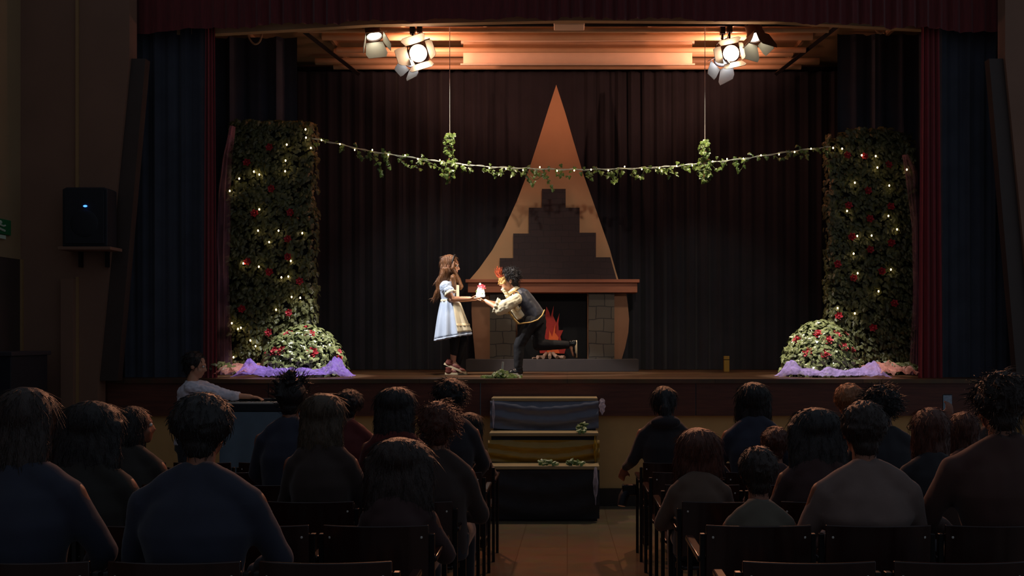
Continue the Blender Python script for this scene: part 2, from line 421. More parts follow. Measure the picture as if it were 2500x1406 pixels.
# ------------------------------------------------------------------ stage cloths
def pleated(x0, x1, y, z0, z1, folds, amp, seed=0, bottom=None, nu=None, nv=14, gather=None):
    rnd = random.Random(seed); ph = [rnd.uniform(0, 6.28) for _ in range(3)]
    def fn(u, v):
        g = 1 if gather is None else gather(v)
        x = x0+(x1-x0)*u
        if gather is not None: x = (x0+x1)/2+(x-(x0+x1)/2)*g
        a = amp*(.6+.4*math.sin(3.1*u*6+ph[2]))
        yy = y+a*math.sin(2*PI*folds*u+ph[0]+.4*math.sin(v*3+ph[1]))+.4*a*math.sin(2*PI*folds*2.3*u+ph[1]+v)
        zb_ = z0 if bottom is None else bottom(x)
        return (x, yy, zb_+(z1-zb_)*v)
    return MB().sheet(fn, nu or int(folds*10), nv)
t = pleated(-4.6, 4.6, 14.25, SZ+.005, 5.5, 46, .05, 3).build('backdrop_curtain', M_blackcloth)
tag(t, 'black pleated backdrop curtain across the rear of the stage', 'curtain')
# wings behind the hedges
t = pleated((520-CX)*12.9/F-.6, (726-CX)*12.9/F, 12.9, SZ+.005, CZ+(CY-92)*12.9/F, 6, .05, 5).build('wing_curtain', M_bluecloth)
tag(t, 'blue black wing curtain hanging behind the left ivy hedge', 'curtain', 'wing curtains')
t = pleated((2043-CX)*12.9/F, (2250-CX)*12.9/F+.6, 12.9, SZ+.005, CZ+(CY-84)*12.9/F, 6, .05, 6).build('wing_curtain', M_bluecloth)
tag(t, 'blue black wing curtain hanging behind the right ivy hedge', 'curtain', 'wing curtains')
# black masking beside the opening
t = pleated(-4.98, (505-CX)*11.5/F, 11.5, SZ+.005, 6.3, 6, .035, 8).build('masking_curtain', M_bluecloth)
tag(t, 'black masking curtain between the left wall and red curtain', 'curtain', 'masking curtains')
t = pleated((2292-CX)*11.5/F, 4.98, 11.5, SZ+.005, 6.3, 6, .035, 9).build('masking_curtain', M_bluecloth)
tag(t, 'black masking curtain between red curtain and the right wall', 'curtain', 'masking curtains')
# opened red house curtains
t = pleated((494-CX)*11.36/F, (530-CX)*11.36/F, 11.38, SZ+.004, 5.9, 3.5, .035, 11, gather=lambda v: 1.0-.38*v, nu=60, nv=20).build('house_curtain', M_red)
tag(t, 'bright red velvet curtain gathered at the left of the stage', 'curtain', 'red house curtains')
t = pleated((2243-CX)*11.36/F, (2302-CX)*11.36/F, 11.38, SZ+.004, 5.9, 3.5, .035, 12, gather=lambda v: 1.0-.3*v, nu=60, nv=20).build('house_curtain', M_red)
tag(t, 'dark red velvet curtain gathered at the right of the stage', 'curtain', 'red house curtains')
def val_bottom(x):
    px = CX+x*F/11.28
    base = 45+24*((px-1385)/865)**2 if abs(px-1385) < 865 else 70+(abs(px-1385)-865)*.06
    saw = 7*abs(math.sin(px/62+.6*math.sin(px/190)))+4*noise.noise(Vector((px/40, 0, 0)))
    return CZ-(base+4-saw-CY)*11.28/F
t = pleated(-4.75, 4.75, 11.28, 0, 6.4, 60, .03, 14, bottom=val_bottom, nu=700, nv=6).build('valance', M_valance)
tag(t, 'dark red velvet valance with wavy hem across stage top', 'curtain')

# ------------------------------------------------------------------ things under the stage ceiling
sx0, sx1 = (1131-CX)*13.1/F, (1690-CX)*13.1/F
z0, z1 = CZ+(CY-155)*13.1/F, 5.56
t = thing('projection_screen', 'pale roll down projection screen partly lowered over the stage', 'screen', ((sx0+sx1)/2, 13.1, z0))
MB().sheet(lambda u, v: (sx0+(sx1-sx0)*u, 13.1+.008*math.sin(6*u), z0+(z1+.02-z0)*v), 20, 2).build('screen_cloth', M_screen, t, solid=.004)
MB().box(sx0-.035, sx1+.035, 13.085, 13.115, z0-.022, z0).build('bottom_bar', M_white, t, smooth=False, bevel=.004)
MB().tube([(sx0-.03, 13.14, z1+.03), (sx1+.03, 13.14, z1+.03)], .035, 16).build('roller_case', M_white, t)
bx0, bx1 = P(1352, 62, 12.0), P(1427, 66, 12.0)
t = thing('ceiling_box', 'pale rectangular box under the stage ceiling at valance centre', 'box', ((bx0.x+bx1.x)/2, 12.05, bx1.z))
MB().box(bx0.x, bx1.x, 11.9, 12.15, bx1.z, bx1.z+.14).build('case', M_white, t, bevel=.012)
MB().box(bx0.x+.05, bx1.x-.05, 11.885, 11.9, bx1.z+.03, bx1.z+.10).build('front_panel', M_steel, t, smooth=False)
MB().tube([((bx0.x+bx1.x)/2, 12.05, bx1.z+.14), ((bx0.x+bx1.x)/2, 12.05, 5.66)], .02).build('bracket', M_steel, t)
def loop(pts, lab):
    b = MB(); q = [P(x, y, 11.75) for x, y in pts]
    path = []
    for i in range(len(q)-1):
        for k in range(5):
            a = k/5; p0 = q[max(i-1, 0)]; p1 = q[i]; p2 = q[i+1]; p3 = q[min(i+2, len(q)-1)]
            path.append(.5*((2*p1)+(p2-p0)*a+(2*p0-5*p1+4*p2-p3)*a*a+(3*p1-p0-3*p2+p3)*a**3))
    path.append(q[-1]); path = [Vector((path[0].x, path[0].y, 5.655))]+path+[Vector((path[-1].x, path[-1].y, 5.655))]; b.tube(path, .011, 8)
    return tag(b.build('hanging_rope', M_rope), lab, 'rope', 'rope loops')
loop([(598, 50), (602, 75), (611, 98), (623, 108), (635, 100), (640, 78), (643, 50)], 'tan rope loop hanging at the left end of valance')
loop([(2168, 40), (2165, 55), (2160, 72), (2152, 81), (2143, 79), (2138, 70), (2150, 58), (2160, 40)], 'tan rope loop hanging at the right end of valance')

def lamp(name, label, pos, aim, lens_mat, roll=0, size=1.0, doors=((1, .9), (1, .6), (1, .5), (1, .6)), dm=None, hot=False):
    """theatre lantern: housing, lens, four barn doors, yoke and clamp; aim = direction the lens looks"""
    pos = Vector(pos); ax = Vector(aim).normalized()
    t = thing(name, label, 'stage light', pos, 0, 'theatre lanterns')
    up = Vector((0, 0, 1)); sx = ax.cross(up).normalized(); uy = sx.cross(ax).normalized()
    R = Matrix.Rotation(roll, 3, ax); sx = R@sx; uy = R@uy
    r = .085*size; L = .26*size
    def ring(c, rr, n=20): return [c+sx*math.cos(2*PI*k/n)*rr+uy*math.sin(2*PI*k/n)*rr for k in range(n)]
    rear = pos-ax*L
    b = MB(); b.loft([ring(rear, r*.55), ring(rear+ax*.02, r*.85), ring(rear+ax*.06, r*1.05), ring(pos-ax*.05, r*1.08), ring(pos-ax*.04, r*1.22), ring(pos+ax*.0, r*1.22), ring(pos+ax*.0, r*1.06), ring(pos-ax*.018, r*1.02)])
    b.build('housing', M_lampbody, t)
    b = MB(); b.loft([ring(pos-ax*.016, r*1.0), ring(pos-ax*.006, r*.8), ring(pos+ax*.002, r*.4), ring(pos+ax*.004, r*.02)])
    b.build('lens', lens_mat, t)
    b = MB()
    for k, (ln, op) in enumerate(doors):
        out = [uy, sx, -uy, -sx][k]; tan = [sx, uy, sx, uy][k]
        hinge = pos+out*r*1.2+ax*.004
        d = (ax*math.cos(op)+out*math.sin(op)).normalized(); nrm = tan.cross(d)
        w0, w1 = r*1.15, r*(1.5 if k % 2 == 0 else 1.0); ln = ln*.17*size
        th = .003
        q = [hinge-tan*w0, hinge+tan*w0, hinge+tan*w1+d*ln*.75, hinge+tan*w1*.8+d*ln, hinge-tan*w1*.8+d*ln, hinge-tan*w1+d*ln*.75]
        vs = [p+nrm*th for p in q]+[p-nrm*th for p in q]; nn = 6
        bb = MB().add(vs, [tuple(range(nn)), tuple(range(2*nn-1, nn-1, -1))]+[(i, i+nn, (i+1) % nn+nn, (i+1) % nn) for i in range(nn)])
        bb.build('barn_door', (dm or {}).get(k, M_door), t, smooth=False)
    top = Vector((pos.x-ax.x*L*.5, pos.y-ax.y*L*.5, 5.46)); mid = pos-ax*L*.5
    hx = sx if abs(sx.z) < .5 else uy
    ytop = mid+(top-mid)*min(1, .16/max(.05, (top-mid).length))
    b = MB(); path = [mid+hx*r*1.25, mid+hx*r*1.25+(ytop-mid), mid-hx*r*1.25+(ytop-mid), mid-hx*r*1.25]
    b.tube(path, .009, 6); b.build('yoke', M_steel, t)
    b = MB(); b.tube([ytop, top], .012, 8); b.obox(top+Vector((0, 0, .0)), (.03, 0, 0), (0, .035, 0), (0, 0, .045)); b.build('clamp', M_steel, t)
    b = MB(); b.tube([rear, rear+Vector((.03, .03, .04)), rear+Vector((-.02, .06, .12)), top], .006, 6); b.build('power_cable', M_steel, t)
    if hot:
        spot(name+'_beam', pos+Vector((0, -.24, -.02)), (pos.x*.6, 4.0, 1.0), 460, (1.0, .40, .20), 84, .6, .07)
        spot(name+'_ceiling_fill', pos+Vector((-.12 if pos.x < 0 else .12, .46, .02)), (pos.x*.8, 12.95, 5.9), 75, (1.0, .45, .31), 165, .5, .05)  # unseen upward spot added to brighten the ceiling around the lantern
        point(name+'_backdrop_fill', pos+Vector((0, .62, -.12)), 7, (1.0, .40, .30), .05)  # unseen point added to put a warm glow on the backdrop
    return t
PY = 12.1
MB_pipe = struct('trim_%d' % n, MB().tube([(-3.0, PY, 5.50), (3.0, PY, 5.50)], .024, 12), M_steel, smooth=True, label='dark lighting pipe that carries the lanterns'); n += 1
lamp('stage_light', 'upper left lantern of left trio, pale barn doors, tilted down', P(914, 90, PY-.1), (.25, -.28, -.92), M_warm, .5, 1.0, ((.75, .9), (1.0, .35), (1.15, .12), (1.0, .35)))
lamp('stage_light', 'glaring orange white lantern facing the hall, left trio', P(1021, 130, PY-.1), (.02, -.95, -.10), M_hot, .3, 1.15, ((.7, .5), (1, .7), (1.1, .5), (.6, .8)), hot=True)
lamp('stage_light', 'lowest lantern of left trio with bluish lens, below the glare', P(1000, 152, PY+.05), (-.25, -.55, -.75), M_cool, .3, .8, ((.3, .9), (1, .5), (1.2, .25), (.9, .5)))
lamp('stage_light', 'upper right lantern of right trio with large dark barn door', P(1846, 92, PY-.1), (.14, -.38, -.91), M_warm, -.2, 1.05, ((1.35, .25), (.9, .45), (1.15, .3), (.95, .35)), dm={0: M_doord, 1: M_doord})
lamp('stage_light', 'glaring orange white lantern facing the hall, right trio', P(1785, 130, PY-.1), (-.02, -.95, -.10), M_hot, .2, 1.05, ((.5, .6), (.8, .8), (.9, .5), (.4, .6)), hot=True)
lamp('stage_light', 'lowest lantern of right trio, barn doors lit pale blue', P(1762, 150, PY+.05), (-.15, -.45, -.80), M_cool, .5, .9, ((.3, .8), (1.1, .3), (1.5, .15), (.9, .4)))

# ------------------------------------------------------------------ ivy
def leaf(mb, c, nrm, size, rnd, droop=None):
    """five-lobed ivy leaf with a fold along the midrib"""
    nrm = Vector(nrm).normalized()
    d = Vector(droop) if droop is not None else Vector((rnd.uniform(-1, 1), rnd.uniform(-.3, .3), rnd.uniform(-1, .3)))
    d = (d-nrm*d.dot(nrm))
    if d.length < 1e-4: d = nrm.orthogonal()
    d.normalize(); sx = nrm.cross(d)
    out = [(0, -.30), (.34, -.38), (.52, -.05), (.30, .12), (.26, .42), (0, .72), (-.26, .42), (-.30, .12), (-.52, -.05), (-.34, -.38)]
    vs = [c+nrm*size*.10]
    for x, y in out: vs.append(c+sx*x*size+d*y*size-nrm*size*.12*abs(x)*2)
    mb.add(vs, [(0, i+1, (i+1) % len(out)+1) for i in range(len(out))])

def rose(mb, c, nrm, r, rnd):
    """rose head: rings of cupped petals around a bud"""
    nrm = Vector(nrm).normalized(); a = nrm.orthogonal().normalized(); b_ = nrm.cross(a)
    mb.ball(c+nrm*r*.35, r*.42, 8, 6)
    for ringk, (n_, rr, tilt, sz) in enumerate(((3, .38, .25, .62), (5, .62, .7, .75), (6, .85, 1.15, .8))):
        for k in range(n_):
            th = 2*PI*(k+.5*(ringk % 2))/n_+rnd.uniform(-.2, .2)
            o = a*math.cos(th)+b_*math.sin(th); tg = nrm.cross(o)
            up = nrm*math.cos(tilt)+o*math.sin(tilt)
            base = c+o*r*rr*.35
            vs = []
            for i in range(5):
                u = i/4-.5
                for j in range(4):
                    v = j/3
                    wv = math.sin(PI*(.15+.7*v))*sz*r*1.1
                    p = base+up*v*sz*r*1.15+tg*u*wv*1.3-o*(u*u)*r*.9*(1-.2*v)+o*(v*v)*r*.22
                    vs.append(p)
            mb.add(vs, [(i*4+j, i*4+j+1, (i+1)*4+j+1, (i+1)*4+j) for i in range(4) for j in range(3)])

def bulbs(t, pts, r=.009):
    src = None
    for p in pts:
        if src is None:
            b = MB(); b.ball((0, 0, 0), (r, r, r*1.35), 8, 6)
            src = b.build('bulb', M_bulb, t, world=False); src.location = Vector(p)-origin(t)
        else:
            c = src.copy(); COL.objects.link(c); c.location = Vector(p)-origin(t)

HD = 12.42
def hedge(name, label, x0, x1, top, arch, seed, bulbs_px, roses_px, blabel):
    rnd = random.Random(seed)
    X0, X1 = (x0-CX)*HD/F, (x1-CX)*HD/F; ZT = CZ+(CY-top)*HD/F; xm = (X0+X1)/2
    t = thing(name, label, 'hedge', (xm, HD+.1, SZ), 0, 'ivy hedge panels')
    def ztop(x): return ZT-arch*((x-xm)/((X1-X0)/2))**4
    poly = [(X0+.05, SZ)]+[(X0+.05+(X1-X0-.1)*k/10, ztop(X0+.05+(X1-X0-.1)*k/10)-.06) for k in range(11)]+[(X1-.05, SZ)]
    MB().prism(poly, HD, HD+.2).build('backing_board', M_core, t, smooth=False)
    b = MB(); hgt = ZT-SZ
    for k in range(2300):
        x = rnd.uniform(X0, X1); z = SZ+rnd.random()**.9*(ztop(x)-SZ)
        if z < SZ+.05: z += .05
        bump_ = .05*noise.noise(Vector((x*3, z*3, seed)))
        leaf(b, Vector((x, HD-.03-abs(bump_)-rnd.uniform(0, .04), z)), (rnd.uniform(-.5, .5), -1, rnd.uniform(-.1, .8)), rnd.uniform(.05, .09), rnd, (rnd.uniform(-.7, .7), 0, -1))
    for k in range(420):
        sd = rnd.choice((X0, X1)); z = SZ+.05+rnd.random()*(hgt-.1)
        leaf(b, Vector((sd+(-1 if sd == X0 else 1)*rnd.uniform(-.02, .035), HD+rnd.uniform(-.02, .2), z)), ((-1 if sd == X0 else 1), rnd.uniform(-1, .2), rnd.uniform(-.2, .6)), rnd.uniform(.05, .085), rnd, (0, rnd.uniform(-.5, .5), -1))
    for k in range(260):
        x = rnd.uniform(X0, X1)
        leaf(b, Vector((x, HD+rnd.uniform(-.04, .2), ztop(x)+rnd.uniform(-.05, .03))), (rnd.uniform(-.5, .5), -.6, 1), rnd.uniform(.05, .09), rnd)
    b.build('foliage', M_leafd, t, smooth=False)
    for px, py in roses_px:
        p = P(px, py, HD-.10); b = MB(); rose(b, p, (rnd.uniform(-.3, .3), -1, rnd.uniform(0, .4)), .037, rnd); b.build('rose', M_rose, t)
    s = thing('string_light', blabel, 'string light', (xm, HD-.1, SZ+.3), 0, 'hedge fairy lights')
    pts = [P(px, py, HD-.125) for px, py in bulbs_px]
    order = sorted(pts, key=lambda p: -p.z); path = []
    for i in range(len(order)-1):
        for k in range(6):
            u = k/6; q = order[i].lerp(order[i+1], u); q.y = HD-.09+.03*math.sin(u*PI); path.append(q)
    MB().tube(path, .003, 5).build('wire', M_core, s)
    bulbs(s, pts)
hedge('ivy_hedge', 'tall square topped ivy hedge at the left of stage', 562, 764, 298, .02, 21,
  [(746, 316), (747, 336), (759, 361), (700, 353), (696, 418), (633, 426), (620, 419), (584, 436), (561, 466), (633, 511), (630, 563), (680, 563), (657, 591), (710, 637), (594, 643), (687, 677), (704, 675), (712, 725), (733, 727), (674, 756), (566, 789), (581, 803), (588, 800), (611, 831), (624, 845), (738, 569), (632, 651), (697, 392), (570, 872)],
  [(658, 360), (603, 397), (663, 461), (621, 521), (709, 519), (703, 584), (704, 627), (605, 639), (732, 687), (590, 754), (706, 764), (656, 812), (657, 664)],
  'fairy lights wound through the left ivy hedge')
hedge('ivy_hedge', 'tall round topped ivy hedge at the right of stage', 2024, 2228, 316, .25, 22,
  [(2034, 361), (2056, 363), (2104, 379), (2171, 453), (2068, 515), (2169, 527), (2093, 576), (2128, 575), (2175, 658), (2094, 667), (2145, 711), (2045, 752), (2087, 765), (2087, 446), (2138, 381), (2142, 409), (2084, 619), (2214, 414), (2190, 560)],
  [(2110, 382), (2119, 465), (2124, 534), (2080, 578), (2176, 593), (2124, 609), (2045, 645), (2153, 662), (2083, 679), (2184, 741), (2048, 771), (2132, 800), (2169, 402), (2068, 379), (2072, 502), (2175, 504)],
  'fairy lights wound through the right ivy hedge')

# garland
GD = 12.3
gp = [(762, 338), (830, 352), (900, 369), (980, 381), (1097, 398), (1200, 408), (1330, 413), (1430, 414), (1560, 411), (1640, 406), (1720, 398), (1820, 387), (1920, 371), (2028, 358)]
def gz(px):
    for i in range(len(gp)-1):
        if gp[i][0] <= px <= gp[i+1][0]:
            u = (px-gp[i][0])/(gp[i+1][0]-gp[i][0]); return gp[i][1]*(1-u)+gp[i+1][1]*u
    return gp[-1][1]
rnd = random.Random(5)
t = thing('ivy_garland', 'ivy garland strung between the two hedges above the stage', 'garland', P(1385, 413, GD))
MB().tube([P(762+1266*k/60, gz(762+1266*k/60), GD) for k in range(61)], .006, 6).build('rope', M_cord, t)
b = MB(); v = MB()
for k in range(230):
    px = rnd.uniform(770, 2025)
    if noise.noise(Vector((px/55, 1, 0))) < -.25: continue
    py = gz(px)+rnd.gauss(6, 7)
    leaf(b, P(px, py, GD+rnd.uniform(-.05, .05)), (rnd.uniform(-.8, .8), -1, rnd.uniform(-.3, .9)), rnd.uniform(.035, .062), rnd, (rnd.uniform(-.8, .8), 0, -1))
for (a, bx, dp) in ((870, 905, 20), (895, 935, 66), (935, 955, 40), (975, 1030, 26), (1035, 1095, 50), (1180, 1240, 18), (1250, 1300, 40), (1285, 1330, 26), (1310, 1345, 48), (1460, 1500, 16), (1490, 1510, 30), (1545, 1575, 22), (1600, 1640, 10), (1690, 1725, 40), (1735, 1775, 20), (1790, 1820, 28), (1890, 1935, 18), (2010, 2028, 70)):
    path = []
    for k in range(13):
        u = k/12; px = a+(bx-a)*u; py = gz(px)+dp*math.sin(PI*min(1, u*1.0))**.8
        if dp >= 40: px = a+(bx-a)*math.sin(u*PI/2); py = gz(a)+dp*u
        path.append(P(px, py, GD-.02+.02*math.sin(k)))
    v.tube(path, .004, 5)
    for q in path[1:]:
        if rnd.random() < .62: leaf(b, q+Vector((rnd.uniform(-.025, .025), -.01, rnd.uniform(-.03, .02))), (rnd.uniform(-.8, .8), -1, rnd.uniform(-.3, .9)), rnd.uniform(.035, .06), rnd, (rnd.uniform(-.8, .8), 0, -1))
b.build('foliage', M_leaf, t, smooth=False); v.build('vine', M_stem, t)
t = thing('string_light', 'fairy lights strung along the ivy garland over the stage', 'string light', P(1385, 413, GD))
pth = []
for k in range(253):
    px = 762+5*k; pth.append(P(px, gz(px)+2.5*math.sin(px/9), GD-.04+.012*math.cos(px/9)))
MB().tube(pth, .003, 5).build('wire', M_cord, t)
bulbs(t, [P(x, y, GD-.05) for x, y in ((785, 342), (830, 352), (866, 366), (909, 366), (948, 378), (989, 379), (1020, 388), (1074, 391), (1130, 402), (1195, 410), (1235, 412), (1277, 415), (1318, 408), (1360, 417), (1402, 416), (1443, 414), (1485, 416), (1525, 407), (1567, 413), (1610, 410), (1652, 405), (1690, 404), (1740, 394), (1775, 388), (1815, 387), (1858, 379), (1902, 377), (1940, 371), (1980, 363))], .0075)
def hanging(px, ytop, y0, y1, seed, label):
    rnd = random.Random(seed); d = GD-.12
    t = thing('hanging_ivy', label, 'ivy', P(px, y1, d), 0, 'ivy sprays on ceiling wires')
    MB().tube([P(px, ytop, d), P(px, y0, d)], .004, 6).build('wire', M_wire, t)
    MB().tube([P(px-1, (y0+y1)/2, d), P(px-1, y1, d)], .013, 10).build('rod', M_trimw, t)
    b = MB(); v = MB()
    for k in range(95):
        u = rnd.random(); py = y0+(y1-y0)*u; sp = 8+ (14 if .5 < u < .85 else 6)*rnd.random()
        leaf(b, P(px+rnd.uniform(-sp, sp), py, d+rnd.uniform(-.07, .07)), (rnd.uniform(-.9, .9), -1, rnd.uniform(-.2, .9)), rnd.uniform(.04, .068), rnd, (rnd.uniform(-.8, .8), 0, -1))
    for (r0, cy) in ((14, y0+22), (10, y0+48), (16, y0+82)):
        v.tube([P(px-4+r0*math.cos(a*.6), cy+r0*.6*math.sin(a*.6), d-.04+.03*math.sin(a*.6)) for a in range(12)], .0035, 5)
    b.build('foliage', M_leaf, t, smooth=False); v.build('vine', M_stem, t)
hanging(1098, 62, 326, 447, 31, 'ivy spray on a long ceiling wire, left of chimney')
hanging(1721, 60, 342, 446, 32, 'ivy spray on a long ceiling wire, right of chimney')

# rose bushes and tulle
def bush(label, pxc, half, top, d, seed, roses_px, m):
    rnd = random.Random(seed); s = d/F
    c = Vector(((pxc-CX)*s, d, SZ)); rx = half*s; rz = CZ-(top-CY)*s-SZ; ry = .42
    t = thing('rose_bush', label, 'bush', c, 0, 'rose bushes')
    b = MB(); prof = [(1.0, 0), (1.0, .25), (.93, .5), (.74, .74), (.45, .9), (.02, .97)]
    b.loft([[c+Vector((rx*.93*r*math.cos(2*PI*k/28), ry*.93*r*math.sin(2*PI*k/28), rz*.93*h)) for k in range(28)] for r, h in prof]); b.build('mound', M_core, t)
    b = MB()
    def surf(a, e):
        n_ = Vector((math.cos(e)*math.cos(a), math.cos(e)*math.sin(a), math.sin(e)))
        p = c+Vector((rx*n_.x*(1 if e > .3 else 1.03), ry*n_.y, max(.02, rz*n_.z)))
        return p, Vector((n_.x/rx, n_.y/ry, n_.z/rz)).normalized()
    for k in range(1150):
        a = rnd.uniform(-PI, .12) if rnd.random() < .85 else rnd.uniform(0, PI); e = math.asin(rnd.random()**.9)
        p, q = surf(a, e)
        q = q+Vector((rnd.uniform(-.9, .9), rnd.uniform(-.9, .9), rnd.uniform(-.4, .8)))
        leaf(b, p+q.normalized()*rnd.uniform(-.02, .05), q, rnd.uniform(.05, .09), rnd)
    b.build('foliage', m, t, smooth=False)
    for px, py in roses_px:
        xx = (px-CX)*s; zz = CZ-(py-CY)*s
        q2 = 1-((xx-c.x)/rx)**2-((zz-c.z)/rz)**2
        yy = -ry*math.sqrt(max(.0, q2)); p = Vector((xx, d+yy-.02, zz))
        nn = Vector(((xx-c.x)/rx, yy/ry-.3, (zz-c.z)/rz+.2))
        b = MB(); rose(b, p, nn, .05, rnd); b.build('rose', M_rose, t)
    return t
bush('left rose bush of ivy with red roses on purple tulle', 744, 96, 800, 12.0, 41, [(751, 802), (717, 818), (767, 817), (705, 856), (669, 862), (781, 860), (826, 859), (829, 871), (690, 858)], M_leafg)
bush('right rose bush of ivy with red roses on lilac tulle', 2000, 88, 790, 12.0, 42, [(1984, 817), (2003, 831), (2026, 819), (2060, 817), (2064, 852), (1994, 863), (1957, 860), (1942, 829), (2040, 847)], M_leafg)
def tulle(name, label, cat, px0, px1, d0, d1, hfun, m, seed, nu=170, nv=50, group='tulle cloths'):
    rnd = random.Random(seed); o3 = rnd.uniform(0, 50)
    def fn(u, v):
        d = d0+(d1-d0)*v; px = px0+(px1-px0)*u
        x = (px-CX)*12.0/F
        h_ = hfun(u, v); z = SZ+.012+h_*(.75+.55*noise.noise(Vector((u*9+o3, v*3, o3))))+(.018+.20*h_)*(.5-abs(noise.noise(Vector((u*26+2*v, v*7-3*u, o3+4)))))+.006*noise.noise(Vector((u*60, v*20, o3))); z = max(z, SZ+.008)
        edge = .5*noise.noise(Vector((u*9, 3, o3)))*.08 if v in (0, 1) else 0
        return (x, d+edge+.03*noise.noise(Vector((u*8, v*6, o3+9))), z)
    return tag(MB().sheet(fn, nu, nv).build(name, m), label, cat, group)
def hump(u, v, h): return h*math.sin(PI*min(1, max(0, v)))*(math.sin(PI*u)**.35 if 0 < u < 1 else 0)
tulle('tulle_cloth', 'purple tulle bunched around the left rose bush', 'cloth', 612, 880, 11.27, 11.75,
      lambda u, v: (.10+.10*math.exp(-((u-.10)/.10)**2)+.10*math.exp(-((u-.88)/.09)**2))*math.sin(PI*v*.9+.2)*min(1, 12*u, 12*(1-u)), M_purple, 51)
tulle('tulle_cloth', 'lilac tulle bunched around the right rose bush', 'cloth', 1878, 2130, 11.27, 11.75,
      lambda u, v: (.09+.11*math.exp(-((u-.10)/.09)**2)+.09*math.exp(-((u-.90)/.08)**2))*math.sin(PI*v*.9+.2)*min(1, 12*u, 12*(1-u)), M_lilac, 52)
tulle('tulle_cloth', 'pink tulle spread on the stage floor at far left', 'cloth', 572, 650, 11.28, 12.25, lambda u, v: .05+.16*v*(1-v)+.05*math.sin(9*u)**2, M_pink, 53)
tulle('tulle_cloth', 'pink tulle spread on the stage floor at far right', 'cloth', 2105, 2196, 11.28, 12.25, lambda u, v: .05+.16*v*(1-v)+.05*math.sin(9*u)**2, M_pink, 54)
def drape(label, pts, seed):
    """hanging net: pts = rows of (y, x_left, x_right)"""
    o3 = seed*3.7
    def fn(u, v):
        k = v*(len(pts)-1); i = min(int(k), len(pts)-2); a = k-i
        y = pts[i][0]*(1-a)+pts[i+1][0]*a; xl = pts[i][1]*(1-a)+pts[i+1][1]*a; xr = pts[i][2]*(1-a)+pts[i+1][2]*a
        px = xl+(xr-xl)*u
        p = P(px, y, 12.2); p.y += .05*math.sin(u*16+3*noise.noise(Vector((u*3, v*2, o3))))+.03*noise.noise(Vector((u*9, v*5, o3)))
        p.z = max(p.z, SZ+.01)
        return p
    return tag(MB().sheet(fn, 30, 40).build('tulle_drape', M_pinkv), label, 'cloth', 'hanging tulle drapes')
drape('dusky pink tulle hanging beside the left hedge', [(308, 562, 572), (380, 542, 566), (460, 532, 562), (600, 528, 560), (660, 532, 556), (800, 530, 562), (900, 528, 566), (925, 526, 570)], 1)
drape('dusky pink tulle hanging beside the right hedge', [(378, 2204, 2214), (420, 2208, 2238), (560, 2226, 2244), (700, 2230, 2242), (860, 2222, 2242), (925, 2218, 2242)], 2)
# fallen sprigs on the pink cloth
for (px0, px1, dd, sd, lab) in ((535, 600, 11.6, 61, 'loose ivy leaves scattered on the pink cloth, far left'), (2150, 2232, 11.75, 62, 'loose ivy leaves scattered on the pink cloth, far right')):
    rnd = random.Random(sd); b = MB()
    for k in range(34):
        p = P(rnd.uniform(px0, px1), 0, 12.0); p.y = dd+rnd.uniform(-.25, .25); p.z = SZ+.12+rnd.uniform(-.02, .05)
        leaf(b, p, (rnd.uniform(-.4, .4), -.7, 1), rnd.uniform(.05, .08), rnd)
    tag(b.build('loose_leaves', M_leafd, smooth=False), lab, 'leaves', None, 'stuff')

# ------------------------------------------------------------------ fireplace
FD = 13.5
def fx(px, d): return (px-CX)*d/F
def fz_(py, d): return CZ-(py-CY)*d/F
t = thing('fireplace', 'painted stage fireplace with tall pointed chimney hood', 'fireplace', (fx(1348, FD), FD+.15, SZ))
MB().box(fx(1137, FD), fx(1560, FD), FD, FD+.5, SZ, fz_(877, FD)).build('hearth', M_hearth, t, smooth=False, bevel=.006)
d = FD+.22
hood = [(1358, 207), (1340, 262), (1318, 332), (1292, 412), (1262, 490), (1232, 556), (1202, 610), (1170, 655), (1140, 690), (1512, 690), (1503, 660), (1488, 606), (1470, 555), (1448, 492), (1424, 425), (1400, 344), (1380, 275)]
MB().prism([(fx(x, d), fz_(y, d)) for x, y in hood], d, d+.06).build('chimney_hood', M_hood, t, smooth=False)
d = FD+.12
stp = [(1220, 684), (1220, 630), (1253, 630), (1253, 570), (1291, 570), (1291, 507), (1323, 507), (1323, 461), (1381, 461), (1381, 507), (1415, 507), (1415, 568), (1455, 568), (1455, 628), (1490, 628), (1506, 684)]
MB().prism([(fx(x, d), fz_(y, d)) for x, y in stp], d, d+.05).build('stepped_brickwork', M_brick, t, smooth=False)
d = FD+.02
zb_, zt_ = fz_(714, d), fz_(690, d)
MB().box(fx(1142, d), fx(1556, d), d, d+.4, zb_, zt_).build('mantel_beam', M_mantel, t, smooth=False, bevel=.005)
MB().box(fx(1137, d), fx(1561, d), d-.04, d+.42, zt_, fz_(682, d)).build('mantel_shelf', M_mantel, t, smooth=False, bevel=.004)
d = FD+.16; zp = fz_(877, FD)
pl = [(1152, 716), (1151, 760), (1153, 800), (1158, 850), (1160, 880), (1262, 880), (1262, 716)]
pr = [(1434, 716), (1434, 880), (1518, 880), (1526, 850), (1534, 812), (1536, 780), (1533, 745), (1529, 716)]
for poly in (pl, pr): MB().prism([(fx(x, d), max(zp, fz_(y, d))) for x, y in poly], d, d+.18).build('pillar', M_pillar, t, smooth=False)
d = FD+.09
for x0, x1 in ((1196, 1259), (1437, 1500)): MB().box(fx(x0, d), fx(x1, d), d, d+.07, zp, fz_(714, FD+.02)).build('stone_facing', M_stone, t, smooth=False)
d = FD+.36
MB().box(fx(1225, d), fx(1470, d), d, d+.05, zp, fz_(700, d)).build('firebox_back', M_void, t, smooth=False)
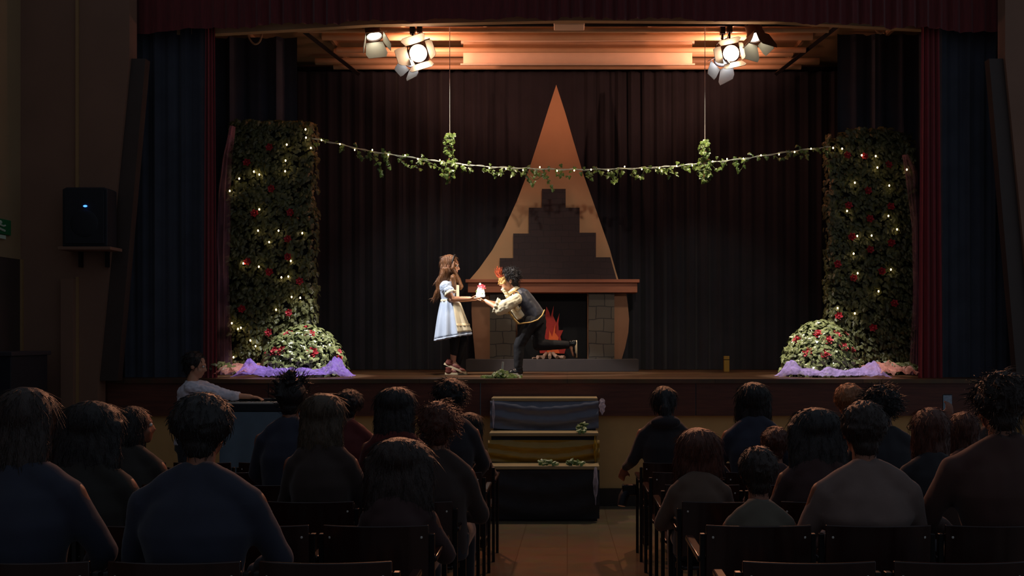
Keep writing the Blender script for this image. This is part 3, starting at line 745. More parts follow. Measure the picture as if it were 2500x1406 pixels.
# flames and logs
d = FD+.26
t = thing('flame_cutout', 'red and orange card flames standing in the fireplace', 'flame', (fx(1352, d), d, zp))
fo = [(1318, 862), (1316, 845), (1328, 826), (1334, 800), (1330, 778), (1334, 748), (1341, 762), (1344, 775), (1352, 746), (1350, 770), (1358, 788), (1366, 764), (1363, 790), (1364, 806), (1375, 806), (1368, 822), (1372, 838), (1382, 848), (1378, 863)]
MB().prism([(fx(x, d), max(zp+.001, fz_(y, d))) for x, y in fo], d, d+.02).build('outer_flame', M_flame, t, smooth=False)
fi = [(1336, 862), (1334, 840), (1340, 826), (1341, 806), (1348, 822), (1352, 806), (1356, 790), (1355, 812), (1364, 824), (1360, 842), (1366, 862)]
MB().prism([(fx(x, d), max(zp+.001, fz_(y, d))) for x, y in fi], d-.03, d-.01).build('inner_flame', M_flame2, t, smooth=False)
logs = [((1300, 870), (1322, 862), 'thin pale stick lying at the left of the fire logs'), ((1312, 874), (1332, 864), 'short log second from left under the card flames'), ((1326, 874), (1334, 856), 'split log leaning up, left of the fire centre'), ((1342, 875), (1343, 855), 'split log pointing straight out of the fire'), ((1360, 872), (1350, 856), 'split log leaning up, right of the fire centre'), ((1378, 868), (1358, 860), 'short log lying at the right of the fire')]
for i, ((xa, ya), (xb_, yb), lab) in enumerate(logs):
    r = .012 if i == 0 else .024
    a = P(xa, ya, FD+.05); c = P(xb_, yb, FD+.18); a.z = zp+r+.001; c.z = zp+r+(.0 if i in (0, 1, 5) else .05)
    b = MB(); dv = (c-a).normalized()
    path = [a+(c-a)*k/6+Vector((0, 0, .002*math.sin(k*2.1+i))) for k in range(7)]
    b.tube(path, [r*(1+.08*math.sin(k*1.7+i)) for k in range(7)], 10)
    tag(b.build('fire_log', M_log), lab, 'log', 'logs in the fireplace')

# small things on the stage floor
t = thing('yellow_block', 'narrow yellow block standing upright on the stage floor', 'block', P(1773, 906, 13.5))
q0, q1 = P(1767, 906, 13.5), P(1780, 869, 13.5); q0.z = SZ
MB().box(q0.x, q1.x, 13.47, 13.53, q0.z, q1.z).build('body', M_yellow, t, smooth=False, bevel=.003)
MB().box(q0.x-.001, q1.x+.001, 13.468, 13.532, q1.z-.05, q1.z-.043).build('dark_band', M_core, t, smooth=False)
pb, pt = P(1224, 919, 11.5), P(1228, 883, 11.5); pb.z = SZ
t = thing('silver_tube', 'small silver tube standing in ivy leaves at stage edge', 'tube', pb)
b = MB(); ax = (pt-pb)
b.tube([pb, pb+ax*.02], .045, 14); b.build('base', M_steel, t)
MB().tube([pb+ax*.02, pb+ax*.38], .020, 12).build('socket', M_chrome, t)
MB().tube([pb+ax*.38, pb+ax*.40, pb+ax], [.020, .012, .012], 12).build('shaft', M_chrome, t)
rnd = random.Random(71); b = MB()
for k in range(60):
    p = Vector((pb.x+rnd.gauss(0, .075), 11.42+rnd.uniform(-.12, .1), SZ+.02)); p.z += .09*max(0, 1-abs(p.x-pb.x-.03)/.12)*rnd.random()
    leaf(b, p, (rnd.uniform(-.5, .5), -.8, 1), rnd.uniform(.05, .08), rnd)
tag(b.build('ivy_sprig', M_leaf, smooth=False), 'green ivy sprig lying at the stage edge in front of the boy', 'ivy')

# ------------------------------------------------------------------ people: shared builders
def frame_of(d, up):
    d = Vector(d).normalized(); up = Vector(up); up = (up-d*up.dot(d)).normalized(); return d, up, d.cross(up)
def hand(mb, wrist, d, palm, thumb_side, k=1.0, curl=.35):
    """palm plus four unequal bent fingers and a thumb from the side of the palm; palm = palm normal"""
    d, nrm, sd = frame_of(d, palm); sd = sd*thumb_side; w = Vector(wrist)
    M = Matrix((sd, d, nrm)).transposed()
    mb.ball(w+d*.045*k, (.038*k, .052*k, .016*k), 12, 8, M)
    for i, (off, ln) in enumerate(((.028, .070), (.010, .078), (-.009, .072), (-.027, .056))):
        p = w+d*.080*k+sd*off*k; a = 0; pts = [w+d*.05*k+sd*off*.9*k, p]
        for j, fr in enumerate((.45, .32, .23)):
            a += curl*(.7+.12*i)
            dv = d*math.cos(a)+nrm*math.sin(a)+sd*off*1.2
            p = p+dv.normalized()*ln*fr*k; pts.append(p)
        mb.limb(pts, [.0095*k, .0092*k, .0086*k, .0080*k, .0068*k], 8)
    b0 = w+d*.025*k+sd*.026*k; b1 = b0+(d*.55+sd*.75+nrm*.35).normalized()*.036*k; b2 = b1+(d*.85+sd*.25+nrm*.45).normalized()*.030*k
    mb.limb([b0, b1, b2], [.0125*k, .0105*k, .0082*k], 8)

def ell(c, rx, ry, n=20, up=None, pw=1.0):
    return [Vector(c)+Vector((rx*math.cos(2*PI*j/n), ry*math.sin(2*PI*j/n), 0)) for j in range(n)]

def head_shape(mb, hc, M, k):
    """skull, jaw, nose, lips, chin, ears, brow; M maps local (x right, y forward, z up)"""
    T = lambda x, y, z: Vector(hc)+M@Vector((x*k, y*k, z*k))
    mb.ball(T(0, -.012, .028), (.074*k, .092*k, .090*k), 20, 14, M)
    mb.ball(T(0, .022, -.030), (.058*k, .066*k, .078*k), 18, 12, M)
    mb.ball(T(0, .060, -.088), (.026*k, .024*k, .020*k), 10, 8, M)          # chin
    mb.limb([T(0, .080, .018), T(0, .102, -.022)], [.009*k, .0125*k], 8)    # nose
    for s in (-1, 1):
        mb.ball(T(s*.010, .094, -.026), .009*k, 8, 6)
        mb.ball(T(s*.077, -.010, -.008), (.010*k, .020*k, .030*k), 10, 8, M)  # ear
        mb.limb([T(s*.012, .083, .030), T(s*.045, .068, .030)], [.009*k, .009*k], 8)  # brow
        mb.ball(T(s*.034, .058, -.030), (.024*k, .022*k, .026*k), 10, 8, M)    # cheek
    mb.ball(T(0, .083, -.054), (.022*k, .011*k, .008*k), 10, 6, M); mb.ball(T(0, .080, -.066), (.019*k, .011*k, .008*k), 10, 6, M)
def eyes(parent, hc, M, k, world=False):
    for s in (-1, 1):
        c = Vector(hc)+M@Vector((s*.030*k, .0755*k, .012*k))
        b = MB(); b.ball(c, .0125*k, 12, 8); e = b.build('eye', M_eyew, parent, world=world)
        b = MB(); b.ball(c+M@Vector((0, .0062*k, 0)), .0078*k, 10, 6); b.build('iris', M_eye, e, world=False) if not world else b.build('iris', M_eye, e, world=True)

def hair_mat(name, col, rough=.42):
    return mat(name, col, rough, var=.35, vscale=30, bump=.5, bscale=60, stretch=(6, 6, .8), spec=.5)
H_dark = hair_mat('hair black brown', RGB(24, 19, 20)); H_brown = hair_mat('hair dark brown', RGB(44, 29, 24)); H_red = hair_mat('hair auburn', RGB(82, 42, 28))
H_light = hair_mat('hair light brown', RGB(150, 96, 60)); H_blond = hair_mat('hair blond', RGB(70, 54, 38)); H_girl = hair_mat('hair chestnut', RGB(118, 76, 44), .38)
def hair_shape(mb, style, hc, M, k, hw, rnd, H=None, zs=None):
    T = lambda x, y, z: Vector(hc)+M@Vector((x*k, y*k, z*k))
    rx = hw
    mb.ball(T(0, -.030, .034), (rx, .098*k, .096*k), 22, 14, M)
    mb.ball(T(0, -.056, -.045), (.058*k, .050*k, .060*k), 14, 10, M)
    if style in ('long', 'pony', 'bob', 'longwide'):
        mb.ball(T(0, -.042, -.005), (rx*.98, .078*k, .09*k), 18, 12, M)
    if style in ('long', 'longwide'):
        e = 1.12 if style == 'longwide' else .98; ln = .34 if style == 'long' else .40
        rings = []
        for i in range(8):
            u = i/7; z = .04-ln*u; y = -.048-.045*math.sin(u*2)
            wv = rx*(e if u < .6 else e*(1-.35*(u-.6)/.4))
            c = T(0, y, z); rings.append([c+M@Vector((wv*math.cos(2*PI*j/18), .062*k*(1-.45*u)*math.sin(2*PI*j/18), 0)) for j in range(18)])
        mb.loft(rings)
    if style == 'bob':
        rings = []
        for i in range(7):
            u = i/6; z = .05-.20*u; y = -.030; wv = rx*(1+.10*math.sin(u*2.6)); c = T(0, y, z)
            rings.append([c+M@Vector((wv*math.cos(2*PI*j/18), .082*k*(1-.12*u)*math.sin(2*PI*j/18), 0)) for j in range(18)])
        mb.loft(rings)
    if style == 'pony':
        mb.limb([T(0, -.11, .02), T(0, -.145, -.04), T(.005, -.14, -.14), T(0, -.13, -.25)], [.030*k, .040*k, .046*k, .018*k])
    if style == 'curly':
        for i in range(320):
            a = rnd.uniform(0, 2*PI); e = rnd.uniform(-.5, 1.5)
            n_ = Vector((math.cos(e)*math.cos(a), math.cos(e)*math.sin(a), math.sin(e)))
            if n_.y > .45 and n_.z < .55: continue
            mb.ball(T(n_.x*rx/k*.98, -.034+n_.y*.098, .030+n_.z*.098), rnd.uniform(.010, .018)*k, 7, 5)
    if style in ('short', 'messy', 'spiky'):
        N = {'short': 200, 'messy': 260, 'spiky': 130}[style]
        for i in range(N):
            a = rnd.uniform(0, 2*PI); e = rnd.uniform(-.35, 1.5)
            n_ = Vector((math.cos(e)*math.cos(a), math.cos(e)*math.sin(a), math.sin(e)))
            if n_.y > .5 and n_.z < .5: continue
            if style == 'spiky' and n_.z < .5 and rnd.random() < .7: continue
            ln = {'short': .013, 'messy': .028, 'spiky': .055}[style]*rnd.uniform(.6, 1.2)
            flow = Vector((rnd.uniform(-.5, .5), -.5 if style != 'spiky' else .1, -.5 if style == 'short' else rnd.uniform(-.3, .6)))
            p = Vector((n_.x*rx/k*.96, -.030+n_.y*.095, .034+n_.z*.093)); q = p+(n_+flow).normalized()*ln
            mb.limb([T(*p), T(*q)], [.010*k, .004*k], 6)

def seated(label, px, top, d, hw, style, hm, shirt, tw, kb=1.0, kh=1.0, pants=None, hyaw=0, htilt=0, yaw=0, lean=0, arms='lap', extra=None, tmat=None, sleeve=True, hood=False):
    """person on a chair facing the stage; px/top = head centre and crown, hw = half width of hair in m, tw = half shoulder width"""
    rnd = random.Random(int(px*7+top))
    zf = floorz(d); X = (px-CX)*d/F; H = CZ-(top-CY)*d/F-zf-.012
    r = thing('person', label, 'person', (X, d, zf), yaw, 'audience')
    M = (Matrix.Rotation(hyaw, 3, 'Z')@Matrix.Rotation(htilt, 3, 'X'))
    hc = Vector((0, .02, H-.135*kh)); zn = hc.z-.138*kh; zs = zn-.050*kb
    hs = .45; sy = -.05
    b = MB(); head_shape(b, hc, M, kh)
    b.limb([hc+Vector((0, -.02, -.05*kh)), Vector((0, -.035, zn-.02))], [.048*kh, .054*kh])
    b.loft([ell((0, sy, hs+.02), .13*kb, .10*kb), ell((0, sy, hs+.2), .11*kb, .08*kb), ell((0, sy, zs-.1), tw*.72, .08*kb), ell((0, sy, zs), tw*.55, .06*kb), ell((0, sy+.01, zn), .055*kb, .05*kb)])
    knee, ank = .44*kb+.02, .46*kb
    for s in (-1, 1):
        sh = Vector((s*tw*.86, sy, zs-.055)); el = Vector((s*(tw+.03), sy+.09, zs-.28*kb)); wr = Vector((s*.10, sy+.31*kb, hs+.16*kb))
        if arms == 'phone' and s == -1: el = Vector((s*(tw+.02), sy+.16, zs-.20)); wr = Vector((-.16, .33, hc.z-.085))
        if arms == 'camera' and s == -1: el = Vector((s*(tw+.04), sy+.02, zs-.27)); wr = Vector((-.30, .10, hs+.24))
        b.limb([sh, el, wr], [.040*kb, .034*kb, .025*kb])
        if arms == 'phone' and s == -1: hand(b, wr, (.1, .15, 1), (-.1, 1, .1), 1, kb, .55)
        elif arms == 'camera' and s == -1: hand(b, wr, (-.3, .3, -.85), (.2, 1, .2), 1, kb, .6)
        else: hand(b, wr, (-s*.35, .85, -.15), (0, .1, -1), -1 if s < 0 else 1, kb, .25)
        b.limb([Vector((s*.085*kb, sy+.02, hs+.075)), Vector((s*.10*kb, knee, hs+.05)), Vector((s*.10*kb, ank, .09))], [.066*kb, .050*kb, .034*kb])
        b.limb([Vector((s*.10*kb, ank-.03, .045)), Vector((s*.11*kb, ank+.10*kb, .04))], [.036*kb, .030*kb])
    soft('body', b, M_skin_dim, r, .0125, 4)
    b = MB()
    b.loft([ell((0, sy, hs+.012), .172*kb, .135*kb), ell((0, sy-.01, hs+.10), .168*kb, .128*kb), ell((0, sy-.012, hs+.24*kb), .155*kb+.2*(tw-.19), .115*kb), ell((0, sy-.018, zs-.16*kb), tw*.86, .128*kb), ell((0, sy-.014, zs-.06*kb), tw*.74, .108*kb), ell((0, sy-.008, zs), tw*.50, .082*kb), ell((0, sy, zn+.005), .072*kb, .066*kb)])
    for s in (-1, 1):
        sh = Vector((s*(tw-.052*kb), sy-.005, zs-.062*kb)); el = Vector((s*(tw+.03), sy+.09, zs-.28*kb)); wr = Vector((s*.10, sy+.31*kb, hs+.16*kb))
        if arms == 'phone' and s == -1: el = Vector((s*(tw+.02), sy+.16, zs-.20)); wr = Vector((-.16, .33, hc.z-.085))
        if arms == 'camera' and s == -1: el = Vector((s*(tw+.04), sy+.02, zs-.27)); wr = Vector((-.30, .10, hs+.24))
        b.limb([Vector((s*.035*kb, sy-.012, zn-.012)), Vector((s*tw*.45, sy-.016, zs-.012*kb)), sh+Vector((-s*.01, 0, .012*kb))], [.050*kb, .060*kb, .052*kb], 14)
        if sleeve: b.limb([sh, el, el.lerp(wr, .85)], [.060*kb, .052*kb, .040*kb])
        else: b.limb([sh, sh.lerp(el, .62)], [.060*kb, .058*kb])
    if hood:
        b.ball((0, sy-.09, zn-.01), (.125*kb, .06*kb, .055*kb), 16, 10)
    else:
        b.loft([ell((0, sy+.006, zn-.02), .078*kb, .072*kb), ell((0, sy+.008, zn+.022), .070*kb, .066*kb)])
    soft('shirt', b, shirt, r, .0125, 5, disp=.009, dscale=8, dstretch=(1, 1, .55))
    b = MB()
    b.loft([ell((0, sy, hs-.012), .165*kb, .14*kb), ell((0, sy, hs+.13), .172*kb, .134*kb)])
    for s in (-1, 1): b.limb([Vector((s*.085*kb, sy+.02, hs+.072)), Vector((s*.10*kb, knee, hs+.05)), Vector((s*.10*kb, ank, .11))], [.084*kb, .064*kb, .050*kb])
    soft('trousers', b, pants or C_dark, r, .015, 3)
    for s in (-1, 1):
        b = MB(); b.limb([Vector((s*.10*kb, ank-.04, .045)), Vector((s*.115*kb, ank+.12*kb, .035))], [.044*kb, .036*kb]); b.box(s*.10*kb-.035, s*.10*kb+.035, ank-.07, ank+.14*kb, 0.001, .03)
        soft('shoe', b, M_chairsteel, r, .012, 3)
    b = MB(); hair_shape(b, style, hc, M, kh, hw, rnd)
    ho = soft('hair', b, hm, r, .008, 2 if style in ('messy', 'spiky', 'short', 'curly') else 4, disp=.004, dscale=32, dstretch=(1.6, 1.6, .35))
    strands(ho, *{'short': (420, .032, rnd, .0015), 'messy': (520, .06, rnd, .006, .0015, None, .2), 'curly': (520, .05, rnd, .006, .0014, None, .3, .006), 'spiky': (260, .05, rnd, .008, .0015, None, -.6)}.get(style, (520, .075, rnd, .0012)))
    eyes(r, hc, M, kh)
    return r, hc, zs
def cl(name, r, g, b_): return mat('cloth '+name, RGB(r, g, b_), .85, var=.12, vscale=9, sheen=.15)
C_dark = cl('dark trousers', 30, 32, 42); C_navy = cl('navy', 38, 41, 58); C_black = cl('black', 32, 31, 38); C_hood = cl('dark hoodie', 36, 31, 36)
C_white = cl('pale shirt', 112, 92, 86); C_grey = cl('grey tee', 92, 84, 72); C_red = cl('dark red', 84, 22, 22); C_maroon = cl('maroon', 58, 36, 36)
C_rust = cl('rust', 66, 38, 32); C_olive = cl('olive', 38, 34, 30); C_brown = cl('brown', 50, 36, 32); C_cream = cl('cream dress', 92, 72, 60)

# ---- right block
seated('woman with low ponytail and dark hoodie at aisle, front row', 1620, 936, 8.2, .100, 'pony', H_dark, C_hood, .205, hood=True, arms='camera')
seated('woman with smooth dark bob in navy top, second row', 1838, 926, 7.3, .118, 'bob', H_dark, C_navy, .215)
seated('auburn puffy haired child in pale dress beside the right aisle', 1705, 1036, 5.5, .118, 'bob', H_red, C_cream, .165, kb=.82, kh=.92)
seated('short haired child in grey tee at aisle, right block', 1850, 1082, 4.6, .084, 'short', H_brown, C_grey, .155, kb=.8, kh=.92)
seated('small auburn child half hidden behind grey tee child', 1892, 1036, 6.4, .084, 'short', H_red, C_maroon, .14, kb=.78, kh=.88)
seated('woman with big dark hair falling to shoulders, right block', 1990, 986, 5.5, .140, 'longwide', H_dark, C_maroon, .20)
seated('man in pale shirt with short hair, right block centre', 2107, 971, 4.6, .098, 'short', H_brown, C_white, .235, kb=1.05, kh=1.05, sleeve=True)
seated('man with light copper hair behind the pale shirt man', 2072, 931, 7.3, .106, 'short', H_light, C_brown, .21)
seated('man with messy dark hair in black top, right block', 2156, 940, 6.4, .110, 'messy', H_dark, C_black, .22, hyaw=-.5)
_, hcg, _ = seated('child with glasses and copper bob, right block', 2266, 986, 5.5, .096, 'bob', H_red, C_black, .17, kb=.86, kh=.95, hyaw=.35)
seated('child with auburn bob beside the far right man', 2352, 997, 6.4, .090, 'bob', H_red, C_rust, .17, kb=.86, kh=.92)
big, hcb, _ = seated('large man in dark brown sweater at the far right', 2440, 908, 4.6, .108, 'messy', H_brown, C_rust, .275, kb=1.08, kh=1.08)
big, hcb, _ = seated('person mostly hidden behind the large right man, raising a phone', 2414, 950, 7.3, .09, 'short', H_brown, C_brown, .2, arms='phone')
# ---- left block
seated('long haired woman at the far left edge of audience', 66, 932, 3.7, .110, 'long', H_brown, C_navy, .225)
seated('woman with wide dark hair near far left, third row back', 226, 968, 4.6, .135, 'longwide', H_dark, C_olive, .205)
seated('woman turning her face right, behind wide haired woman', 332, 984, 6.4, .096, 'bob', H_dark, C_olive, .19, hyaw=-1.15)
seated('dark haired man in front of the keyboard player', 495, 951, 3.7, .108, 'short', H_dark, C_navy, .235)
seated('person with spiky dark hair in navy top', 711, 917, 6.4, .092, 'spiky', H_dark, C_navy, .20)
seated('woman with long blond hair, left block', 790, 951, 5.5, .122, 'long', H_blond, C_brown, .185)
seated('dark haired person in red shirt, front row left', 852, 946, 8.2, .112, 'short', H_dark, C_red, .20)
seated('woman with long straight brown hair before the stage steps', 966, 937, 6.4, .130, 'long', H_dark, C_red, .19)
seated('child with long loose hair at the left aisle', 978, 1058, 4.6, .142, 'longwide', H_brown, C_maroon, .165, kb=.84, kh=.95)
seated('curly haired person in brown top at left aisle', 1070, 976, 5.5, .100, 'curly', H_red, C_brown, .19)
seated('man with round dark hair at left aisle, second row', 1100, 921, 7.3, .110, 'curly', H_dark, C_black, .20)
seated('child with long dark hair at left aisle, front row', 1146, 1001, 8.2, .108, 'long', H_dark, C_cream, .15, kb=.8, kh=.9)

# glasses, phone, camera
gp_ = Vector(((2266-CX)*5.5/F, 5.5, floorz(5.5)))
Mg = Matrix.Rotation(.35, 3, 'Z')
t = thing('glasses', 'thin dark glasses worn by the copper haired child', 'glasses', gp_+hcg)
b = MB()
for s in (-1, 1):
    c = gp_+hcg+Mg@Vector((s*.032, .092, .010)); b.tube([c+Mg@Vector((.024*math.cos(a*.524), 0, .019*math.sin(a*.524))) for a in range(13)], .002, 5)
b.tube([gp_+hcg+Mg@Vector((-.009, .094, .012)), gp_+hcg+Mg@Vector((.009, .094, .012))], .002, 5); b.build('rim', M_steel, t)
for s in (-1, 1): MB().tube([gp_+hcg+Mg@Vector((s*.056, .090, .014)), gp_+hcg+Mg@Vector((s*.082, .02, .012)), gp_+hcg+Mg@Vector((s*.084, -.02, -.005))], .002, 5).build('temple', M_steel, t)
M_phone = mat('phone screen', RGB(60, 80, 100), .2, emit=(.30, .42, .55, 1), estr=.05, var=.9, vscale=60)
pp = Vector(big.location)+Vector((-.150, .385, hcb.z+.02))
t = thing('phone', 'dark phone with dim lit screen held up beside far right man', 'phone', pp)
MB().box(pp.x-.036, pp.x+.036, pp.y, pp.y+.009, pp.z-.07, pp.z+.07).build('case', M_steel, t, bevel=.004)
MB().box(pp.x-.032, pp.x+.032, pp.y-.0015, pp.y, pp.z-.062, pp.z+.062).build('screen', M_phone, t, smooth=False)
cp = P(1528, 1202, 8.3)
t = thing('camera_body', 'black camera held out over the aisle by hoodie woman', 'camera', cp)
MB().box(cp.x-.03, cp.x+.085, cp.y-.035, cp.y+.035, cp.z-.02, cp.z+.065).build('body', M_steel, t, bevel=.01)
MB().tube([cp+Vector((0, 0, .0)), cp+Vector((-.02, -.02, -.03)), cp+Vector((-.035, -.03, -.10))], [.040, .040, .036], 20).build('lens_barrel', M_speaker, t)
MB().tube([cp+Vector((-.035, -.03, -.101)), cp+Vector((-.0355, -.031, -.104))], .030, 20).build('glass', M_chrome, t)

# ------------------------------------------------------------------ chairs
def make_chair():
    r = thing('hall_chair', '', 'chair', (0, 0, 0), 0, 'hall chairs')
    def curve(u, z): return (-.22+.44*u, -.262-.035*(1-(2*u-1)**2)-.05*(z-.5), z)
    b = MB(); nu = 12
    fr = [curve(i/nu, .50+.28*j/4) for j in range(5) for i in range(nu+1)]
    bk = [(x, y-.014, z) for x, y, z in fr]; m_ = len(fr); w_ = nu+1
    fs = []
    for j in range(4):
        for i in range(nu):
            a = j*w_+i; fs += [(a+1, a, a+w_, a+w_+1), (m_+a, m_+a+1, m_+a+w_+1, m_+a+w_)]
    for i in range(nu): fs += [(i, i+1, m_+i+1, m_+i), (4*w_+i+1, 4*w_+i, m_+4*w_+i, m_+4*w_+i+1)]
    for j in range(4): fs += [(j*w_+w_, j*w_, m_+j*w_, m_+j*w_+w_), (j*w_+nu, j*w_+w_+nu, m_+j*w_+w_+nu, m_+j*w_+nu)]
    b.add(fr+bk, fs); b.build('backrest', M_chairwood, r, world=False, bevel=.003)
    b = MB(); b.box(-.215, .215, -.22, .20, .415, .437); b.build('seat', M_chairwood, r, world=False, bevel=.008)
    for s in (-1, 1):
        MB().box(s*.232-.011, s*.232+.011, -.275, -.245, -.02, .74).build('leg', M_chairsteel, r, world=False, smooth=False, bevel=.003)
        MB().box(s*.232-.011, s*.232+.011, .16, .19, -.01, .62).build('leg', M_chairsteel, r, world=False, smooth=False, bevel=.003)
        MB().box(s*.232-.02, s*.232+.02, -.26, .20, .62, .645).build('armrest', M_chairwood, r, world=False, bevel=.006)
        MB().ball((s*.19, -.292, .73), (.008, .006, .008), 8, 6).build('rivet', M_chrome, r, world=False)
    MB().box(-.225, .225, -.03, -.005, .385, .413).build('crossbar', M_chairsteel, r, world=False, smooth=False)
    return r
rows = [(8.2, 'front row'), (7.3, 'second row'), (6.4, 'third row'), (5.5, 'fourth row'), (4.6, 'fifth row'), (3.7, 'sixth row')]
ordn = ['aisle seat', 'second seat from aisle', 'third seat from aisle', 'fourth seat from aisle', 'fifth seat from aisle', 'sixth seat from aisle', 'seventh seat from aisle', 'eighth seat from aisle', 'ninth seat from aisle']
proto = None
for d, rl in rows:
    for sd, sl, lim in ((-1, 'left block', CX), (1, 'right block', 2500-CX)):
        k = 0
        while .80+.5*k-.25 < lim*d/F and k < 9:
            if d > 8 and sd < 0 and k > 5: break
            c = proto if proto is None else copy_tree(proto)
            if c is None: proto = c = make_chair()
            c.location = (sd*(.80+.5*k), d, floorz(d))
            c['label'] = 'wooden hall chair with steel legs, %s, %s, %s' % (sl, rl, ordn[k]); k += 1

# ------------------------------------------------------------------ the two children on stage
KD = 12.35
def K(px, py, dy=0):
    p = P(px, py, KD); p.y += dy; return p
def face_frame(fwd, up):
    y = Vector(fwd).normalized(); z = Vector(up); z = (z-y*z.dot(y)).normalized(); x = y.cross(z)
    return Matrix((x, y, z)).transposed()
M_dress = mat('pale blue satin', RGB(190, 202, 222), .35, var=.05, bump=.15, bscale=14, sheen=.2)
M_apron = mat('cream apron', RGB(226, 212, 182), .7, var=.04)
M_black = mat('black leggings', RGB(18, 16, 20), .8, var=.1)
M_shoe = mat('brown shoe', RGB(110, 50, 38), .6, var=.2, vscale=40)
M_sole = mat('pale sole', RGB(206, 184, 146), .6, var=.05)
M_band = mat('headband black', RGB(30, 26, 26), .5, var=.05)
def oval(c, a, b_, n=28, fold=0, nf=9, ph=0):
    return [Vector(c)+a*math.cos(2*PI*j/n)*(1+fold*math.sin(nf*2*PI*j/n+ph))+b_*math.sin(2*PI*j/n)*(1+fold*math.sin(nf*2*PI*j/n+ph)) for j in range(n)]
EX, EY = Vector((1, 0, 0)), Vector((0, 1, 0))
g = thing('person', 'girl in pale blue dress and apron with long brown hair', 'person', Vector((K(1105, 915).x, KD, SZ)))
hc = K(1101, 649); Mh = face_frame((1, -.10, -.16), (.1, 0, 1)); kk = 1.0
b = MB(); head_shape(b, hc, Mh, kk)
b.limb([K(1099, 664), K(1094, 688)], [.042, .046])
b.loft([oval(K(1097, 765), EX*.09, EY*.11), oval(K(1096, 740), EX*.08, EY*.10), oval(K(1094, 705), EX*.085, EY*.115), oval(K(1094, 692), EX*.06, EY*.11)])
# arms: near (camera side) and far
b.limb([K(1090, 700, -.12), K(1107, 732, -.16), K(1148, 729, -.07)], [.044, .036, .024])
hand(b, K(1148, 729, -.07), (1, .25, -.06), (0, .25, 1), 1, .86, .28)
b.limb([K(1092, 700, .12), K(1110, 730, .14), K(1148, 731, .07)], [.044, .036, .024])
hand(b, K(1148, 731, .07), (1, -.2, -.06), (0, -.2, 1), -1, .86, .28)
# legs
b.limb([K(1098, 768, -.07), K(1112, 822, -.08), K(1108, 880, -.08)], [.075, .052, .034])
b.limb([K(1108, 884, -.08), K(1128, 905, -.09)], [.032, .026])
b.limb([K(1098, 768, .07), K(1126, 832, .08), K(1112, 892, .07)], [.075, .052, .034])
b.limb([K(1100, 903, .07), K(1132, 908, .07)], [.030, .026])
soft('body', b, M_skin, g, .0062, 3, world=True)
b = MB()
b.loft([oval(K(1098, 735), EX*.098, EY*.125), oval(K(1096, 712), EX*.108, EY*.135), oval(K(1094, 698), EX*.10, EY*.145), oval(K(1093, 688), EX*.072, EY*.12)])
soft('bodice', b, M_dress, g, .007, 3, world=True, disp=.003, dscale=22)
for s, e in ((-1, (1104, 715, -.165)), (1, (1106, 714, .16))):
    b = MB(); a0 = K(1090, 696, s*.125)
    b.ball(a0+Vector((.005, 0, -.03)), (.072, .062, .078), 18, 12); b.ball(K(1098, 709, s*.145), (.066, .055, .050), 16, 10)
    soft('puff_sleeve', b, M_dress, g, .006, 2, world=True, disp=.006, dscale=26)
    b = MB(); c = K(1101, 715, s*.148); dn = (K(1107, 732, s*.16)-K(1090, 700, s*.12)).normalized(); q = dn.orthogonal().normalized(); q2 = dn.cross(q)
    b.loft([oval(c-dn*.02, q*.050, q2*.050, 40), oval(c, q*.060, q2*.060, 40, .10, 10), oval(c+dn*.022, q*.070, q2*.070, 40, .14, 10)], cap=False); b.build('sleeve_frill', M_apron, g, solid=.003)
# skirt with folds
rings = []
for i in range(16):
    u = i/15; py = 733+(821-733)*u; cx_ = 1098+8*u
    a = (.098+.105*u**.8)*1.0; bb = .125+.13*u**.8
    ring = oval(K(cx_, py+ (0 if u < 1 else 0)), EX*a, EY*bb, 96, .03+.075*u, 10, .6+.5*u)
    if u > .5: ring = [p+Vector((0, 0, (p.x-K(cx_, py).x)*.18*(u-.5)*2)) for p in ring]
    rings.append(ring)
b = MB().loft(rings, cap=False); b.build('skirt', M_dress, g, solid=.005)
b = MB().loft([[p+Vector((0, 0, .003)) for p in rings[-1]], [p+Vector((0, 0, -.020+.004*math.sin(j*1.3))) for j, p in enumerate(rings[-1])]], cap=False); b.build('hem_frill', M_dress, g, solid=.007)
b = MB().loft([oval(K(1098, 731), EX*.104, EY*.130, 40), oval(K(1098, 738), EX*.106, EY*.132, 40)], cap=False); b.build('waist_sash', M_apron, g, solid=.008)
def apron_pt(u, v, off=.010):
    # front quarter of the skirt: angles around +x
    a = -1.15+2.3*u; r_ = rings[min(15, int(v*13)+1)]; j = int(round((a % (2*PI))/(2*PI)*96)) % 96
    p = r_[j]; c = sum((q for q in r_), Vector())/96; dv = (p-c); dv.z = 0
    return p+dv.normalized()*off
MB().sheet(lambda u, v: apron_pt(u, v), 30, 14).build('apron', M_apron, g, solid=.003)
b = MB(); b.sheet(lambda u, v: K(1098, 735, 0)+Vector((.112*math.cos(-.7+1.4*u)*(1-.02*v), .14*math.sin(-.7+1.4*u), .19*v+.0)), 12, 8); b.build('apron_bib', M_apron, g, solid=.003)
b = MB(); b.sheet(lambda u, v: apron_pt(u, .72+.1*v, .016+.006*math.sin(u*60)), 60, 2); b.build('apron_lace', M_sole, g, solid=.003)
